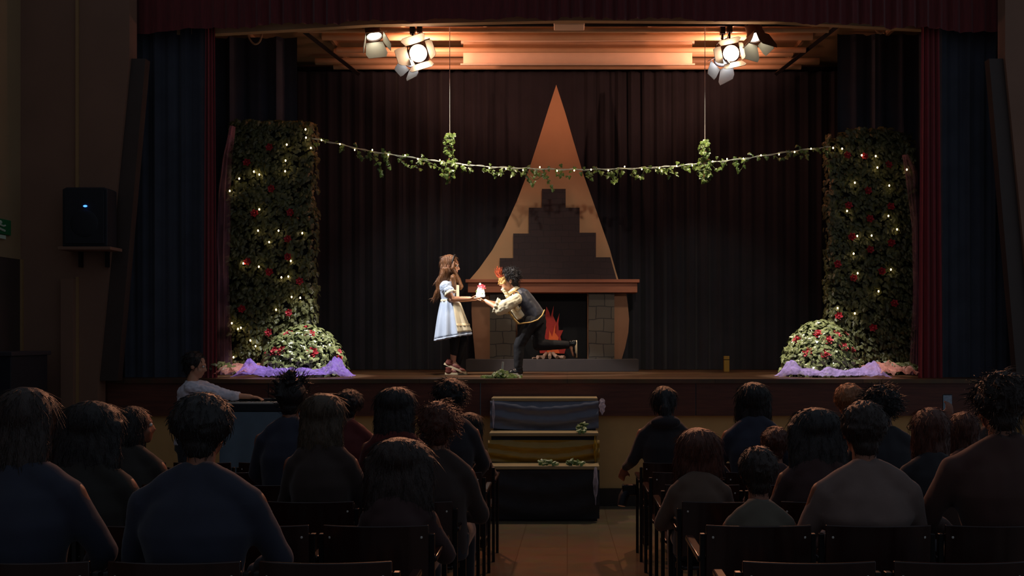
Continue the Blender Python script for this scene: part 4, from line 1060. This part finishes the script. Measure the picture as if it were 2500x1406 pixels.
# leggings and shoes
b = MB()
b.loft([oval(K(1098, 790), EX*.12, EY*.15), oval(K(1097, 752), EX*.10, EY*.13)])
b.limb([K(1098, 772, -.07), K(1112, 822, -.08), K(1110, 862, -.08)], [.086, .066, .046])
b.limb([K(1098, 772, .07), K(1127, 832, .08), K(1116, 884, .07)], [.086, .068, .046])
soft('leggings', b, M_black, g, .009, 3, world=True)
def shoe(parent, heel, toe, up, mu, ms, k=1.0, name='shoe'):
    heel, toe = Vector(heel), Vector(toe); d, u, s_ = frame_of(toe-heel, up); L = (toe-heel).length
    b = MB(); M3 = Matrix((s_, d, u)).transposed()
    b.ball(heel+d*L*.20+u*.034*k, (.036*k, .056*k, .040*k), 14, 10, M3); b.ball(heel+d*L*.52+u*.030*k, (.038*k, .075*k, .032*k), 14, 10, M3); b.ball(heel+d*L*.80+u*.024*k, (.040*k, .050*k, .024*k), 14, 10, M3)
    b.loft([oval(heel+d*L*.2+u*.03*k, s_*.034*k, d*.045*k), oval(heel+d*L*.17+u*.085*k, s_*.038*k, d*.045*k)])
    o = soft(name, b, mu, parent, .0055, 2, world=True)
    b = MB(); n = 24; out = []
    for j in range(n):
        a = 2*PI*j/n; y = math.cos(a); x = math.sin(a)
        out.append(heel+d*(L*.5+y*L*.53)+s_*x*(.036+.008*y)*k)
    b.loft([out, [p-u*.004*k+d*0 for p in out], [p+u*.020*k for p in out]][1:], cap=True); b.build('sole', ms, o)
    b = MB(); 
    for j in range(3): c = heel+d*L*(.40+.12*j)+u*(.062-.008*j)*k; b.tube([c-s_*.024*k, c+u*.006*k, c+s_*.024*k], .0035*k, 6)
    b.build('laces', ms, o)
    return o
shoe(g, K(1087, 889, -.085), K(1138, 911, -.09), (.35, 0, 1), M_shoe, M_sole, 1.0)
sb = K(1086, 915, .07); sb.z = SZ+.006; se = sb+Vector((.255, 0, 0))
shoe(g, sb, se, (0, 0, 1), M_shoe, M_sole, 1.0)
eyes(g, hc, Mh, kk, True)
b = MB(); b.ball(hc+Mh@Vector((0, .086, -.060)), (.010, .008, .006), 8, 6)
b.build('lips', M_lip, g)
# hair: cap, side curtain, long back
b = MB(); T = lambda x, y, z: hc+Mh@Vector((x, y, z))
b.ball(T(0, -.026, .036), (.088, .100, .096), 24, 16, Mh); b.ball(T(0, -.045, -.02), (.086, .076, .10), 20, 12, Mh)
back = [(1094, 655, .105, .085), (1089, 670, .10, .075), (1083, 686, .085, .085), (1078, 702, .075, .06), (1071, 716, .06, .05), (1064, 727, .03, .04)]
b.loft([oval(K(x, y), EX*rx, EY*ry, 20) for x, y, ry, rx in back][::-1])
strands(soft('hair', b, H_girl, g, .0065, 3, world=True, disp=.006, dscale=34, dstretch=(1.6, 1.6, .3)), 900, .08, random.Random(4), .001)
for s in (-1, 1):
    b = MB(); b.limb([T(s*.082, .045, .04), T(s*.090, .040, -.03), K(1108, 680, s*.105), K(1112, 698, s*.11), K(1114, 708, s*.10)] if s < 0 else [T(.082, .045, .04), T(.090, .05, -.03), K(1116, 682, .10), K(1124, 698, .11), K(1122, 706, .11)], [.018, .026, .032, .026, .010])
    soft('hair_lock', b, H_girl, g, .006, 2, world=True, disp=.005, dscale=34, dstretch=(1.6, 1.6, .3))
b = MB(); b.tube([T(.089*math.sin(a), .030+.0*a, .040+.098*math.cos(a)) for a in [-1.7+3.4*k/20 for k in range(21)]], .009, 8); b.build('headband', M_band, g)

# ---- boy
M_shirt = mat('cream ruffled shirt', RGB(236, 222, 186), .7, var=.05, vscale=14)
M_vest = mat('dark navy waistcoat', RGB(24, 26, 42), .45, var=.12, vscale=8, sheen=.3)
M_gold = mat('gold braid', RGB(206, 164, 92), .45, metal=.2, var=.15, vscale=60)
M_maskg = mat('gold mask', RGB(196, 150, 84), .4, metal=.3, var=.25, vscale=60)
M_plume = mat('orange plume', RGB(180, 76, 34), .7, var=.35, vscale=40)
M_bshoe = mat('black shoe', RGB(16, 16, 18), .25, var=.1)
by = thing('person', 'masked boy bowing in cream shirt and dark waistcoat', 'person', Vector((K(1265, 915).x, KD, SZ)))
hc = K(1242, 686); Mb = face_frame((-1, -.16, -.22), (-.22, 0, 1)); kb_ = 1.06
b = MB(); head_shape(b, hc, Mb, kb_)
b.limb([K(1248, 698), K(1262, 714)], [.044, .050])
sl = K(1268, 722); hp = K(1308, 776)
ax = (hp-sl).normalized(); bx = Vector((ax.z, 0, -ax.x))
b.loft([oval(sl, bx*.07, EY*.12), oval(sl.lerp(hp, .3), bx*.09, EY*.13), oval(sl.lerp(hp, .7), bx*.085, EY*.11), oval(hp, bx*.09, EY*.11)])
for s, sh, el, wr in ((-1, (1265, 731, -.14), (1224, 757, -.17), (1186, 735, -.05)), (1, (1262, 722, .14), (1228, 746, .16), (1187, 736, .06))):
    b.limb([K(*sh), K(*el), K(*wr)], [.044, .036, .024])
    hand(b, K(*wr), (-1, -s*.06, .10), (-.05, -s*.05, 1), -1 if s < 0 else 1, .86, .30)
# legs: standing leg (near), lifted leg (far)
b.limb([K(1300, 786, -.08), K(1268, 842, -.09), K(1266, 896, -.09)], [.075, .052, .034])
b.limb([K(1268, 903, -.09), K(1248, 910, -.09)], [.030, .026])
b.limb([K(1314, 786, .08), K(1316, 843, .09), K(1388, 842, .08)], [.075, .052, .034])
b.limb([K(1394, 842, .08), K(1402, 866, .08)], [.030, .026])
soft('body', b, M_skin, by, .0062, 3, world=True)
# shirt: sleeves, collar ruffle, cuffs
for s, sh, el in ((-1, (1265, 731, -.15), (1222, 757, -.17)), (1, (1262, 722, .15), (1226, 746, .16))):
    b = MB(); b.limb([K(*sh), K(1250, 739, s*.17), K(1234, 750, s*.18), K(*el)], [.062, .070, .078, .070])
    b.ball(K(1222, 756, s*.17), (.07, .062, .06), 16, 10)
    soft('sleeve', b, M_shirt, by, .007, 2, world=True, disp=.010, dscale=17)
    b = MB(); p0, p1 = K(1216, 748, s*.165), K(1205, 744, s*.15); dn = (p1-p0).normalized(); q = Vector((0, 1, 0)); q2 = dn.cross(q).normalized()
    b.loft([oval(p0-dn*.02, q*.05, q2*.05, 60), oval(p0, q*.066, q2*.070, 60, .10, 11), oval(p0+dn*.03, q*.075, q2*.085, 60, .16, 11)], cap=False); b.build('cuff_ruffle', M_shirt, by, solid=.003)
b = MB()
for i in range(5):
    c = K(1233+i*3.4, 708+i*5.2, 0)
    for j in range(7): b.ball(c+Vector((-.014*math.cos(j*.9)-.01, -.060+.020*j, .012*math.sin(j*1.9+i))), (.022, .018, .016), 10, 7)
soft('jabot', b, M_shirt, by, .0055, 1, world=True, disp=.005, dscale=40)
b = MB(); b.loft([oval(K(1250, 706), bx*.066, EY*.07, 30), oval(K(1257, 712), bx*.075, EY*.085, 30)], cap=False); b.build('collar', M_shirt, by, solid=.006)
# shirt front seen under the open waistcoat
b = MB(); b.loft([oval(K(1258, 722), bx*.10, EY*.135), oval(K(1262, 748), bx*.09, EY*.125), oval(K(1280, 772), bx*.09, EY*.12)]); soft('shirt_front', b, M_shirt, by, .008, 3, world=True, disp=.004, dscale=18)
# waistcoat
b = MB()
b.loft([oval(K(1266, 708), bx*.055, EY*.095), oval(K(1271, 720), bx*.105, EY*.150), oval(K(1281, 739), bx*.128, EY*.158), oval(K(1293, 756), bx*.132, EY*.150), oval(K(1302, 770), bx*.135, EY*.150), oval(K(1306, 779), bx*.140, EY*.150)])
soft('waistcoat', b, M_vest, by, .008, 3, world=True, disp=.003, dscale=14)
def braid(pts, r=.007):
    path = []; q = [K(*p) for p in pts]
    for i in range(len(q)-1):
        for k in range(5): path.append(q[i].lerp(q[i+1], k/5))
    path.append(q[-1]); b = MB(); b.tube(path, r, 8); b.build('gold_braid', M_gold, by)
braid([(1268, 791, -.155), (1282, 789, -.168), (1298, 787, -.170), (1314, 781, -.165), (1324, 771, -.150), (1330, 757, -.11)], .008)
braid([(1241, 757, -.125), (1250, 770, -.14), (1259, 782, -.15), (1268, 791, -.155)], .014)
braid([(1256, 712, -.085), (1264, 706, -.09)], .006)
braid([(1246, 716, -.11), (1256, 711, -.135), (1266, 714, -.15), (1270, 722, -.16), (1270, 734, -.165)], .006)
braid([(1258, 742, -.165), (1262, 754, -.172), (1268, 758, -.174), (1273, 754, -.174), (1272, 749, -.174)], .004)
# trousers
b = MB()
b.loft([oval(K(1300, 768), bx*.12, EY*.145), oval(K(1312, 785), bx*.12, EY*.145), oval(K(1312, 800), bx*.10, EY*.14)])
b.limb([K(1298, 784, -.08), K(1268, 842, -.09), K(1266, 893, -.09)], [.095, .068, .052])
b.limb([K(1314, 784, .08), K(1314, 842, .09), K(1384, 842, .08)], [.098, .074, .050])
soft('trousers', b, M_black, by, .009, 3, world=True, disp=.004, dscale=12)
sb = K(1275, 916, -.09); sb.z = SZ+.006
shoe(by, sb, sb+Vector((-.19, -.05, 0)), (0, 0, 1), M_bshoe, M_chrome, 1.0)
shoe(by, K(1408, 832, .08), K(1409, 872, .08), (-1, 0, 0), M_bshoe, M_sole, 1.0)
eyes(by, hc, Mb, kb_, True)
T = lambda x, y, z: hc+Mb@Vector((x*kb_, y*kb_, z*kb_))
rnd = random.Random(9); b = MB(); hair_shape(b, 'messy', hc, Mb, kb_, .090, rnd)
strands(soft('hair', b, H_dark, by, .0055, 1, world=True), 600, .05, random.Random(6), .006, .0014, None, .3, .005)
# mask over eyes and brow, with plume
b = MB()
def mk(u, v):
    a = -1.25+2.5*u; z = -.022+.075*v; bulge = .006*math.sin(u*19)*math.sin(v*9)
    r_ = .086+bulge+.006*math.sin(PI*v); return T(r_*math.sin(a)*.92, .012+r_*math.cos(a)*1.04, z)
b.sheet(mk, 40, 12); b.build('mask', M_maskg, by, solid=.006)
b = MB()
for s in (-1, 1): b.limb([T(s*.010, .098, .012), T(s*.026, .110, .020), T(s*.05, .098, .030)], [.007, .009, .006], 8)
b.limb([T(0, .100, .03), T(0, .122, -.012)], [.010, .007], 8); soft('mask_ridge', b, M_maskg, by, .004, 1, world=True)
b = MB()
for i in range(46):
    a0 = T(rnd.uniform(-.05, .05), .070+rnd.uniform(-.025, .02), .055+rnd.uniform(-.01, .02))
    tip = a0+Mb@Vector((rnd.uniform(-.03, .03), rnd.uniform(-.02, .055), rnd.uniform(.06, .135)))
    mid = a0.lerp(tip, .5)+Mb@Vector((rnd.uniform(-.015, .015), .012, 0))
    b.tube([a0, mid, tip], [.006, .010, .002], 6)
b.build('plume', M_plume, by)

# glowing rose lamp held between them
lp = K(1173, 725)
t = thing('rose_lamp', 'glowing white lamp topped with a red rose in their hands', 'lamp', lp)
M_glow = mat('lit frosted dome', (1, 1, .95, 1), .4, emit=(.95, 1.0, .90, 1), estr=1.1, var=.01)
M_glowb = mat('lit lamp base', (.8, .9, 1, 1), .4, emit=(.66, .84, 1.0, 1), estr=.55, var=.01)
def lathe(c, prof, n=24): return [[Vector(c)+Vector((r_*math.cos(2*PI*j/n), r_*math.sin(2*PI*j/n), z)) for j in range(n)] for r_, z in prof]
MB().loft(lathe(lp, [(.050, 0), (.056, .008), (.056, .026), (.050, .036)])).build('base', M_glowb, t)
MB().loft(lathe(lp, [(.050, .036), (.052, .055), (.044, .085), (.030, .112), (.016, .125), (.002, .128)])).build('dome', M_glow, t)
b = MB(); rose(b, lp+Vector((.014, -.022, .108)), (.25, -.7, .7), .040, rnd); b.build('rose', M_rose, t)
b = MB()
for i in range(7): leaf(b, lp+Vector((.045*math.cos(i), -.045*abs(math.sin(i*1.7)), .03+.012*i)), (math.cos(i), -1, .4), .03, rnd)
b.build('foliage', M_leaf, t, smooth=False)
MB().ball(lp+Vector((-.004, -.004, .152)), (.014, .014, .016), 10, 8).build('top_bead', M_glow, t)
point('rose_lamp_glow', lp+Vector((0, -.10, .10)), 3.5, (1, .97, .88), .04)

# ------------------------------------------------------------------ stage steps
X0, X1 = fx(1197, 10.75), fx(1460, 10.75)
zst = [CZ-(971-CY)*10.9/F, CZ-(1056-CY)*10.6/F, CZ-(1137-CY)*10.3/F]
t = thing('stage_steps', 'dark wooden steps up to the stage draped in cloth', 'steps', ((X0+X1)/2, 10.75, 0))
for i, (y, z) in enumerate(zip((10.9, 10.6, 10.3), zst)):
    MB().box(X0+.02, X1-.02, y+.02, y+.3 if i else SD-.005, 0.002, z-.035).build('riser_box', M_step, t, smooth=False)
    MB().box(X0, X1, y-.02, y+.28 if i else SD-.01, z-.035, z).build('tread', M_tread, t, smooth=False, bevel=.006)
MB().box(fx(1388, 10.3), fx(1448, 10.3), 10.29, 10.319, CZ-(1183-CY)*10.3/F, CZ-(1172-CY)*10.3/F).build('wood_strip', M_yellow, t, smooth=False)
def swag(name, lab, y, zt, zb, m, sag, seed, x0=X0-.01, x1=X1+.01):
    def fn(u, v):
        s_ = sag*math.sin(PI*u)*(1-v); z = zb+(zt-zb)*v-s_*.4
        return (x0+(x1-x0)*u, y-.018-.012*math.sin(v*14+3*math.sin(PI*u)+seed)-.02*math.sin(PI*v)-.006*noise.noise(Vector((u*14, v*9, seed))), z)
    return tag(MB().sheet(fn, 60, 30).build(name, m), lab, 'cloth', 'cloths draped on the stage steps')
swag('satin_drape', 'grey blue satin draped over the top step riser', 10.9, zst[0]-.03, zst[1]+.02, M_bluesatin, .06, 1)
swag('satin_drape', 'yellow satin draped over the middle step riser', 10.6, zst[1]-.075, zst[2]+.012, M_goldsatin, .06, 2)
swag('net_drape', 'dark net hanging over the lowest step riser', 10.3, zst[2]-.04, .03, M_netd, .02, 3, X0, X1)
def bunch(lab, px, py0, py1, d, wpx, seed, m=M_netw):
    o3 = seed*5.1
    def fn(u, v):
        p = P(px+wpx*(.6+.5*noise.noise(Vector((v*4, o3, 0))))*math.sin(2*PI*u)*math.sin(PI*(.1+.85*v)), py0+(py1-py0)*v, d)
        p.y += .05*math.cos(2*PI*u)*math.sin(PI*(.1+.85*v))-.02+.03*noise.noise(Vector((u*6, v*6, o3))); return p
    return tag(MB().sheet(fn, 28, 26).build('net_bunch', m), lab, 'cloth', 'net bunches at the step sides')
bunch('white net bunched at the right end of top step', 1470, 972, 1012, 10.85, 13, 1)
bunch('white net bunched at the left end of top step', 1205, 975, 1045, 10.85, 6, 2)
bunch('white net hanging at the lower right of the steps', 1454, 1140, 1232, 10.25, 10, 3)
bunch('yellow satin knot at the right end of middle step', 1453, 1062, 1135, 10.55, 6, 4, M_goldsatin)
for (px, wpx, zz, yy, nn, sd, lab) in ((1418, 12, zst[1], 10.62, 12, 81, 'green sprig lying on the second step'), (1335, 22, zst[2], 10.33, 11, 82, 'green sprig lying left of centre on third step'), (1402, 20, zst[2], 10.33, 11, 83, 'green sprig lying right of centre on third step')):
    rnd = random.Random(sd); b = MB()
    for k in range(nn):
        p = Vector((fx(px+rnd.uniform(-wpx, wpx), yy), yy+rnd.uniform(-.05, .05), zz+.012+rnd.random()*(.08 if sd == 81 else .035)))
        leaf(b, p, (rnd.uniform(-.5, .5), -.8, .6), rnd.uniform(.05, .075), rnd, (rnd.uniform(-1, 1), 0, .2))
    tag(b.build('leaf_sprig', M_leaf, smooth=False), lab, 'leaves', 'sprigs on the stage steps')

# ------------------------------------------------------------------ keyboard player
kd = 9.9
kp = thing('person', 'keyboard player in grey white shirt standing below the stage', 'person', ((470-CX)*kd/F, kd, floorz(kd)))
def Q(px, py, dy=0):
    p = P(px, py, kd); p.y += dy; return p
hc = Q(478, 893); Mk = face_frame((1, .1, -.25), (.15, 0, 1))
b = MB(); head_shape(b, hc, Mk, 1.0)
b.limb([Q(474, 906), Q(470, 930)], [.048, .054])
zb0 = floorz(kd)
b.loft([oval(Q(462, 1080), EX*.11, EY*.13), oval(Q(464, 1010), EX*.09, EY*.11), oval(Q(468, 950), EX*.10, EY*.14), oval(Q(470, 934), EX*.06, EY*.12)])
b.limb([Q(480, 942, -.14), Q(545, 962, -.12), Q(612, 968, -.02)], [.044, .036, .025]); hand(b, Q(612, 968, -.02), (1, .1, -.12), (0, 0, -1), 1, .95, .35)
b.limb([Q(480, 942, .14), Q(540, 968, .16), Q(596, 974, .14)], [.044, .036, .025]); hand(b, Q(596, 974, .14), (1, .1, -.12), (0, 0, -1), -1, .95, .35)
for s in (-1, 1):
    f = Vector((Q(462, 0).x+s*.0, kd+s*.10, zb0)); h_ = Q(462, 1075, s*.08)
    b.limb([h_, Vector((f.x+.02, f.y, zb0+.47)), Vector((f.x, f.y, zb0+.08)), ], [.08, .055, .038]); b.limb([Vector((f.x, f.y, zb0+.04)), Vector((f.x+.15, f.y, zb0+.03))], [.036, .028])
soft('body', b, M_skin, kp, .0085, 3, world=True)
M_kshirt = mat('crumpled grey white shirt', RGB(214, 210, 222), .8, var=.08, vscale=18)
b = MB(); b.loft([oval(Q(462, 1085), EX*.135, EY*.165), oval(Q(464, 1010), EX*.12, EY*.15), oval(Q(468, 955), EX*.125, EY*.17), oval(Q(470, 936), EX*.075, EY*.13), oval(Q(471, 929), EX*.062, EY*.07)])
b.limb([Q(478, 944, -.14), Q(545, 961, -.125), Q(580, 966, -.07)], [.060, .052, .047]); b.limb([Q(478, 944, .14), Q(540, 967, .16), Q(570, 971, .15)], [.060, .052, .047])
soft('shirt', b, M_kshirt, kp, .009, 2, world=True, disp=.010, dscale=24)
b = MB(); b.loft([oval(Q(462, 1100), EX*.13, EY*.165), oval(Q(462, 1068), EX*.125, EY*.155)])
for s in (-1, 1):
    f = Vector((Q(462, 0).x, kd+s*.10, zb0)); b.limb([Q(462, 1075, s*.08), Vector((f.x+.02, f.y, zb0+.47)), Vector((f.x, f.y, zb0+.09))], [.092, .07, .055])
soft('trousers', b, C_dark, kp, .012, 3, world=True)
for s in (-1, 1):
    f = Vector((Q(462, 0).x, kd+s*.10, zb0)); shoe(kp, f+Vector((-.06, 0, .006)), f+Vector((.19, 0, .006)), (0, 0, 1), M_bshoe, M_chairsteel, 1.0)
b = MB(); hair_shape(b, 'short', hc, Mk, 1.0, .088, random.Random(3)); strands(soft('hair', b, H_dark, kp, .008, 2, world=True), 400, .045, random.Random(8), .003)
eyes(kp, hc, Mk, 1.0, True)
# keyboard on a cloth covered table
zk = Q(640, 979).z
x0, x1 = fx(556, kd), fx(760, kd)
M_key = mat('piano key white', RGB(200, 196, 186), .3, var=.02); M_keyb = mat('piano key black', RGB(12, 12, 14), .3, var=.05)
t = thing('keyboard', 'black electric keyboard on the cloth covered stand', 'keyboard', ((x0+x1)/2, kd, zk-.09))
MB().box(x0, x1, kd-.16, kd+.16, zk-.09, zk-.015).build('body', M_speaker, t, bevel=.008)
nk = 28; kw = (x1-x0-.06)/nk
for i in range(nk):
    MB().box(x0+.03+i*kw+.0006, x0+.03+(i+1)*kw-.0006, kd-.155, kd+.0, zk-.015, zk-.002).build('white_key', M_key, t, smooth=False)
    if i % 7 in (0, 1, 3, 4, 5): MB().box(x0+.03+(i+1)*kw-.005, x0+.03+(i+1)*kw+.005, kd-.06, kd+.0, zk-.002, zk+.008).build('black_key', M_keyb, t, smooth=False)
MB().box(x0, x1, kd+.02, kd+.16, zk-.015, zk+.02).build('control_panel', M_speaker, t, smooth=False, bevel=.004)
t = thing('keyboard_table', 'narrow table under the keyboard covered with grey blue cloth', 'table', ((x0+x1)/2, kd, zb0))
M_tcloth = mat('grey blue table cloth', RGB(92, 112, 128), .8, var=.1, vscale=6)
zt = zk-.092
MB().box(x0+.02, x1-.02, kd-.2, kd+.2, zt-.03, zt).build('table_top', M_step, t, smooth=False)
for sx_ in (x0+.06, x1-.06):
    for sy_ in (-.16, .16): MB().box(sx_-.02, sx_+.02, kd+sy_-.02, kd+sy_+.02, zb0-.01, zt-.03).build('leg', M_step, t, smooth=False)
b = MB()
per = []
for k in range(121):
    u = k/120*4; i = int(u) % 4; a = u-int(u)
    cr = [(x0, kd-.215), (x1, kd-.215), (x1, kd+.215), (x0, kd+.215), (x0, kd-.215)]
    p = (cr[i][0]*(1-a)+cr[i+1][0]*a, cr[i][1]*(1-a)+cr[i+1][1]*a); per.append(p)
cxk, cyk = (x0+x1)/2, kd
def skirt(u, v):
    p = per[int(round(u*120))]; z = zt+.003-(zt-.30)*v; w_ = 1+.03*v*math.sin(u*120)
    return (cxk+(p[0]-cxk)*w_, cyk+(p[1]-cyk)*(1+.10*v*(.5+.5*math.sin(u*90))), z)
b.sheet(skirt, 120, 8); tag(b.build('table_cloth', M_tcloth), 'grey blue cloth hanging around the keyboard table', 'cloth')

# ------------------------------------------------------------------ left wall things
wd = 10.9
a0, a1 = P(152, 602, wd-.2), P(262, 457, wd-.2)
t = thing('loudspeaker', 'black loudspeaker with blue light on left wall shelf', 'speaker', ((a0.x+a1.x)/2, wd-.2, a0.z))
cx2 = (a0.x+a1.x)/2; hwid = (a1.x-a0.x)/2
b = MB(); b.prism([(a0.x, a0.z), (a1.x, a0.z), (a1.x+.0, a1.z-.02), (a1.x-.04, a1.z), (a0.x+.04, a1.z), (a0.x, a1.z-.02)], wd-.2, wd+.03); b.build('cabinet', M_speaker, t, smooth=False, bevel=.01)
MB().box(a0.x+.03, a1.x-.03, wd-.215, wd-.2, a0.z+.03, a1.z-.04).build('grille', M_speaker, t, smooth=False, bevel=.004)
lpz = P(208, 503, wd-.22); MB().ball(lpz, (.022, .008, .011), 12, 8).build('power_led', M_led, t)
MB().ball((cx2, wd-.212, a0.z+.24), (.15, .012, .15), 24, 8).build('woofer', M_speaker, t)
t = thing('speaker_shelf', 'dark bracket shelf carrying the loudspeaker on left wall', 'shelf', (cx2, wd, a0.z-.05))
MB().box(a0.x-.03, a1.x+.05, wd-.24, wd+.045, a0.z-.035, a0.z-.002).build('board', M_brownwall, t, smooth=False, bevel=.004)
for s in (-1, 1): MB().prism([(cx2+s*.14-.012, a0.z-.036), (cx2+s*.14+.012, a0.z-.036), (cx2+s*.14+.012, a0.z-.2), (cx2+s*.14-.012, a0.z-.2)], wd-.02, wd+.045).build('bracket', M_steel, t, smooth=False)
xc = fx(185, wd)
tag(MB().box(xc-.014, xc+.014, wd+.022, wd+.048, a1.z+.02, 6.3).build('cable_conduit', M_trimw, smooth=False), 'pale vertical cable conduit above the left loudspeaker', 'conduit', 'wall conduits')
tag(MB().box(xc-.012, xc+.012, wd+.022, wd+.048, .5, a0.z-.30).build('cable_conduit', M_trimw, smooth=False), 'pale vertical cable conduit below the left loudspeaker', 'conduit', 'wall conduits')
# exit sign on the left wall
ez0, ez1 = CZ-(568-CY)*10.4/F, CZ-(530-CY)*10.4/F
ya, yb = 9.55, 10.72
t = thing('exit_sign', 'green exit sign with white arrow on left wall', 'sign', (-5.78, (ya+yb)/2, ez0))
MB().box(-5.798, -5.775, ya, yb, ez0, ez1).build('plate', M_sign, t, smooth=False, bevel=.006)
def signpoly(pts, nm):
    b = MB(); n = len(pts)
    b.add([(-5.7735, ya+(yb-ya)*x, ez0+(ez1-ez0)*z) for x, z in pts]+[(-5.7745, ya+(yb-ya)*x, ez0+(ez1-ez0)*z) for x, z in pts], [tuple(range(n)), tuple(range(2*n-1, n-1, -1))]+[(i, i+n, (i+1) % n+n, (i+1) % n) for i in range(n)]); b.build(nm, M_signw, t, smooth=False)
signpoly([(.46, .85), (.54, .85), (.54, .45), (.62, .45), (.5, .15), (.38, .45), (.46, .45)], 'arrow')
b = MB()
def sp(x, z): return Vector((-5.773, ya+(yb-ya)*x, ez0+(ez1-ez0)*z))
b.tube([sp(.80, .62), sp(.77, .42)], .016, 6); b.tube([sp(.77, .42), sp(.72, .30), sp(.74, .14)], .012, 6); b.tube([sp(.77, .42), sp(.83, .30), sp(.89, .24)], .012, 6); b.tube([sp(.80, .60), sp(.73, .52), sp(.71, .44)], .009, 6); b.tube([sp(.80, .60), sp(.87, .54), sp(.90, .60)], .009, 6); b.ball(sp(.825, .76), (.006, .03, .02), 10, 6); b.build('running_figure', M_signw, t)
MB().box(-5.796, -5.776, ya, yb-.1, ez0-.045, ez0-.008).build('white_strip', M_signw, t, smooth=False)
# dark cabinet against the left wall
t = thing('side_cabinet', 'dark cabinet against the left wall near the stage', 'cabinet', (-5.5, 10.3, 0))
cz = CZ-(858-CY)*10.2/F
MB().box(-5.78, fx(40, 10.0), 9.9, 10.6, .03, cz-.04).build('body', M_speaker, t, smooth=False, bevel=.006)
MB().box(-5.785, fx(46, 10.0), 9.87, 10.63, cz-.04, cz).build('top_board', M_step, t, smooth=False, bevel=.006)
MB().box(-5.74, fx(38, 10.0), 9.93, 10.57, 0, .03).build('plinth', M_step, t, smooth=False)
b = MB(); b.ball((fx(30, 10.0)-.02, 9.89, cz*.55), .015, 10, 6); b.build('knob', M_chrome, t)
tag(MB().box(fx(49, 10.9)-.012, fx(49, 10.9)+.012, 10.92, 10.949, .2, 2.66).build('cable_conduit', M_trimw, smooth=False), 'pale vertical strip in the corner beside the dark cabinet', 'conduit', 'wall conduits')
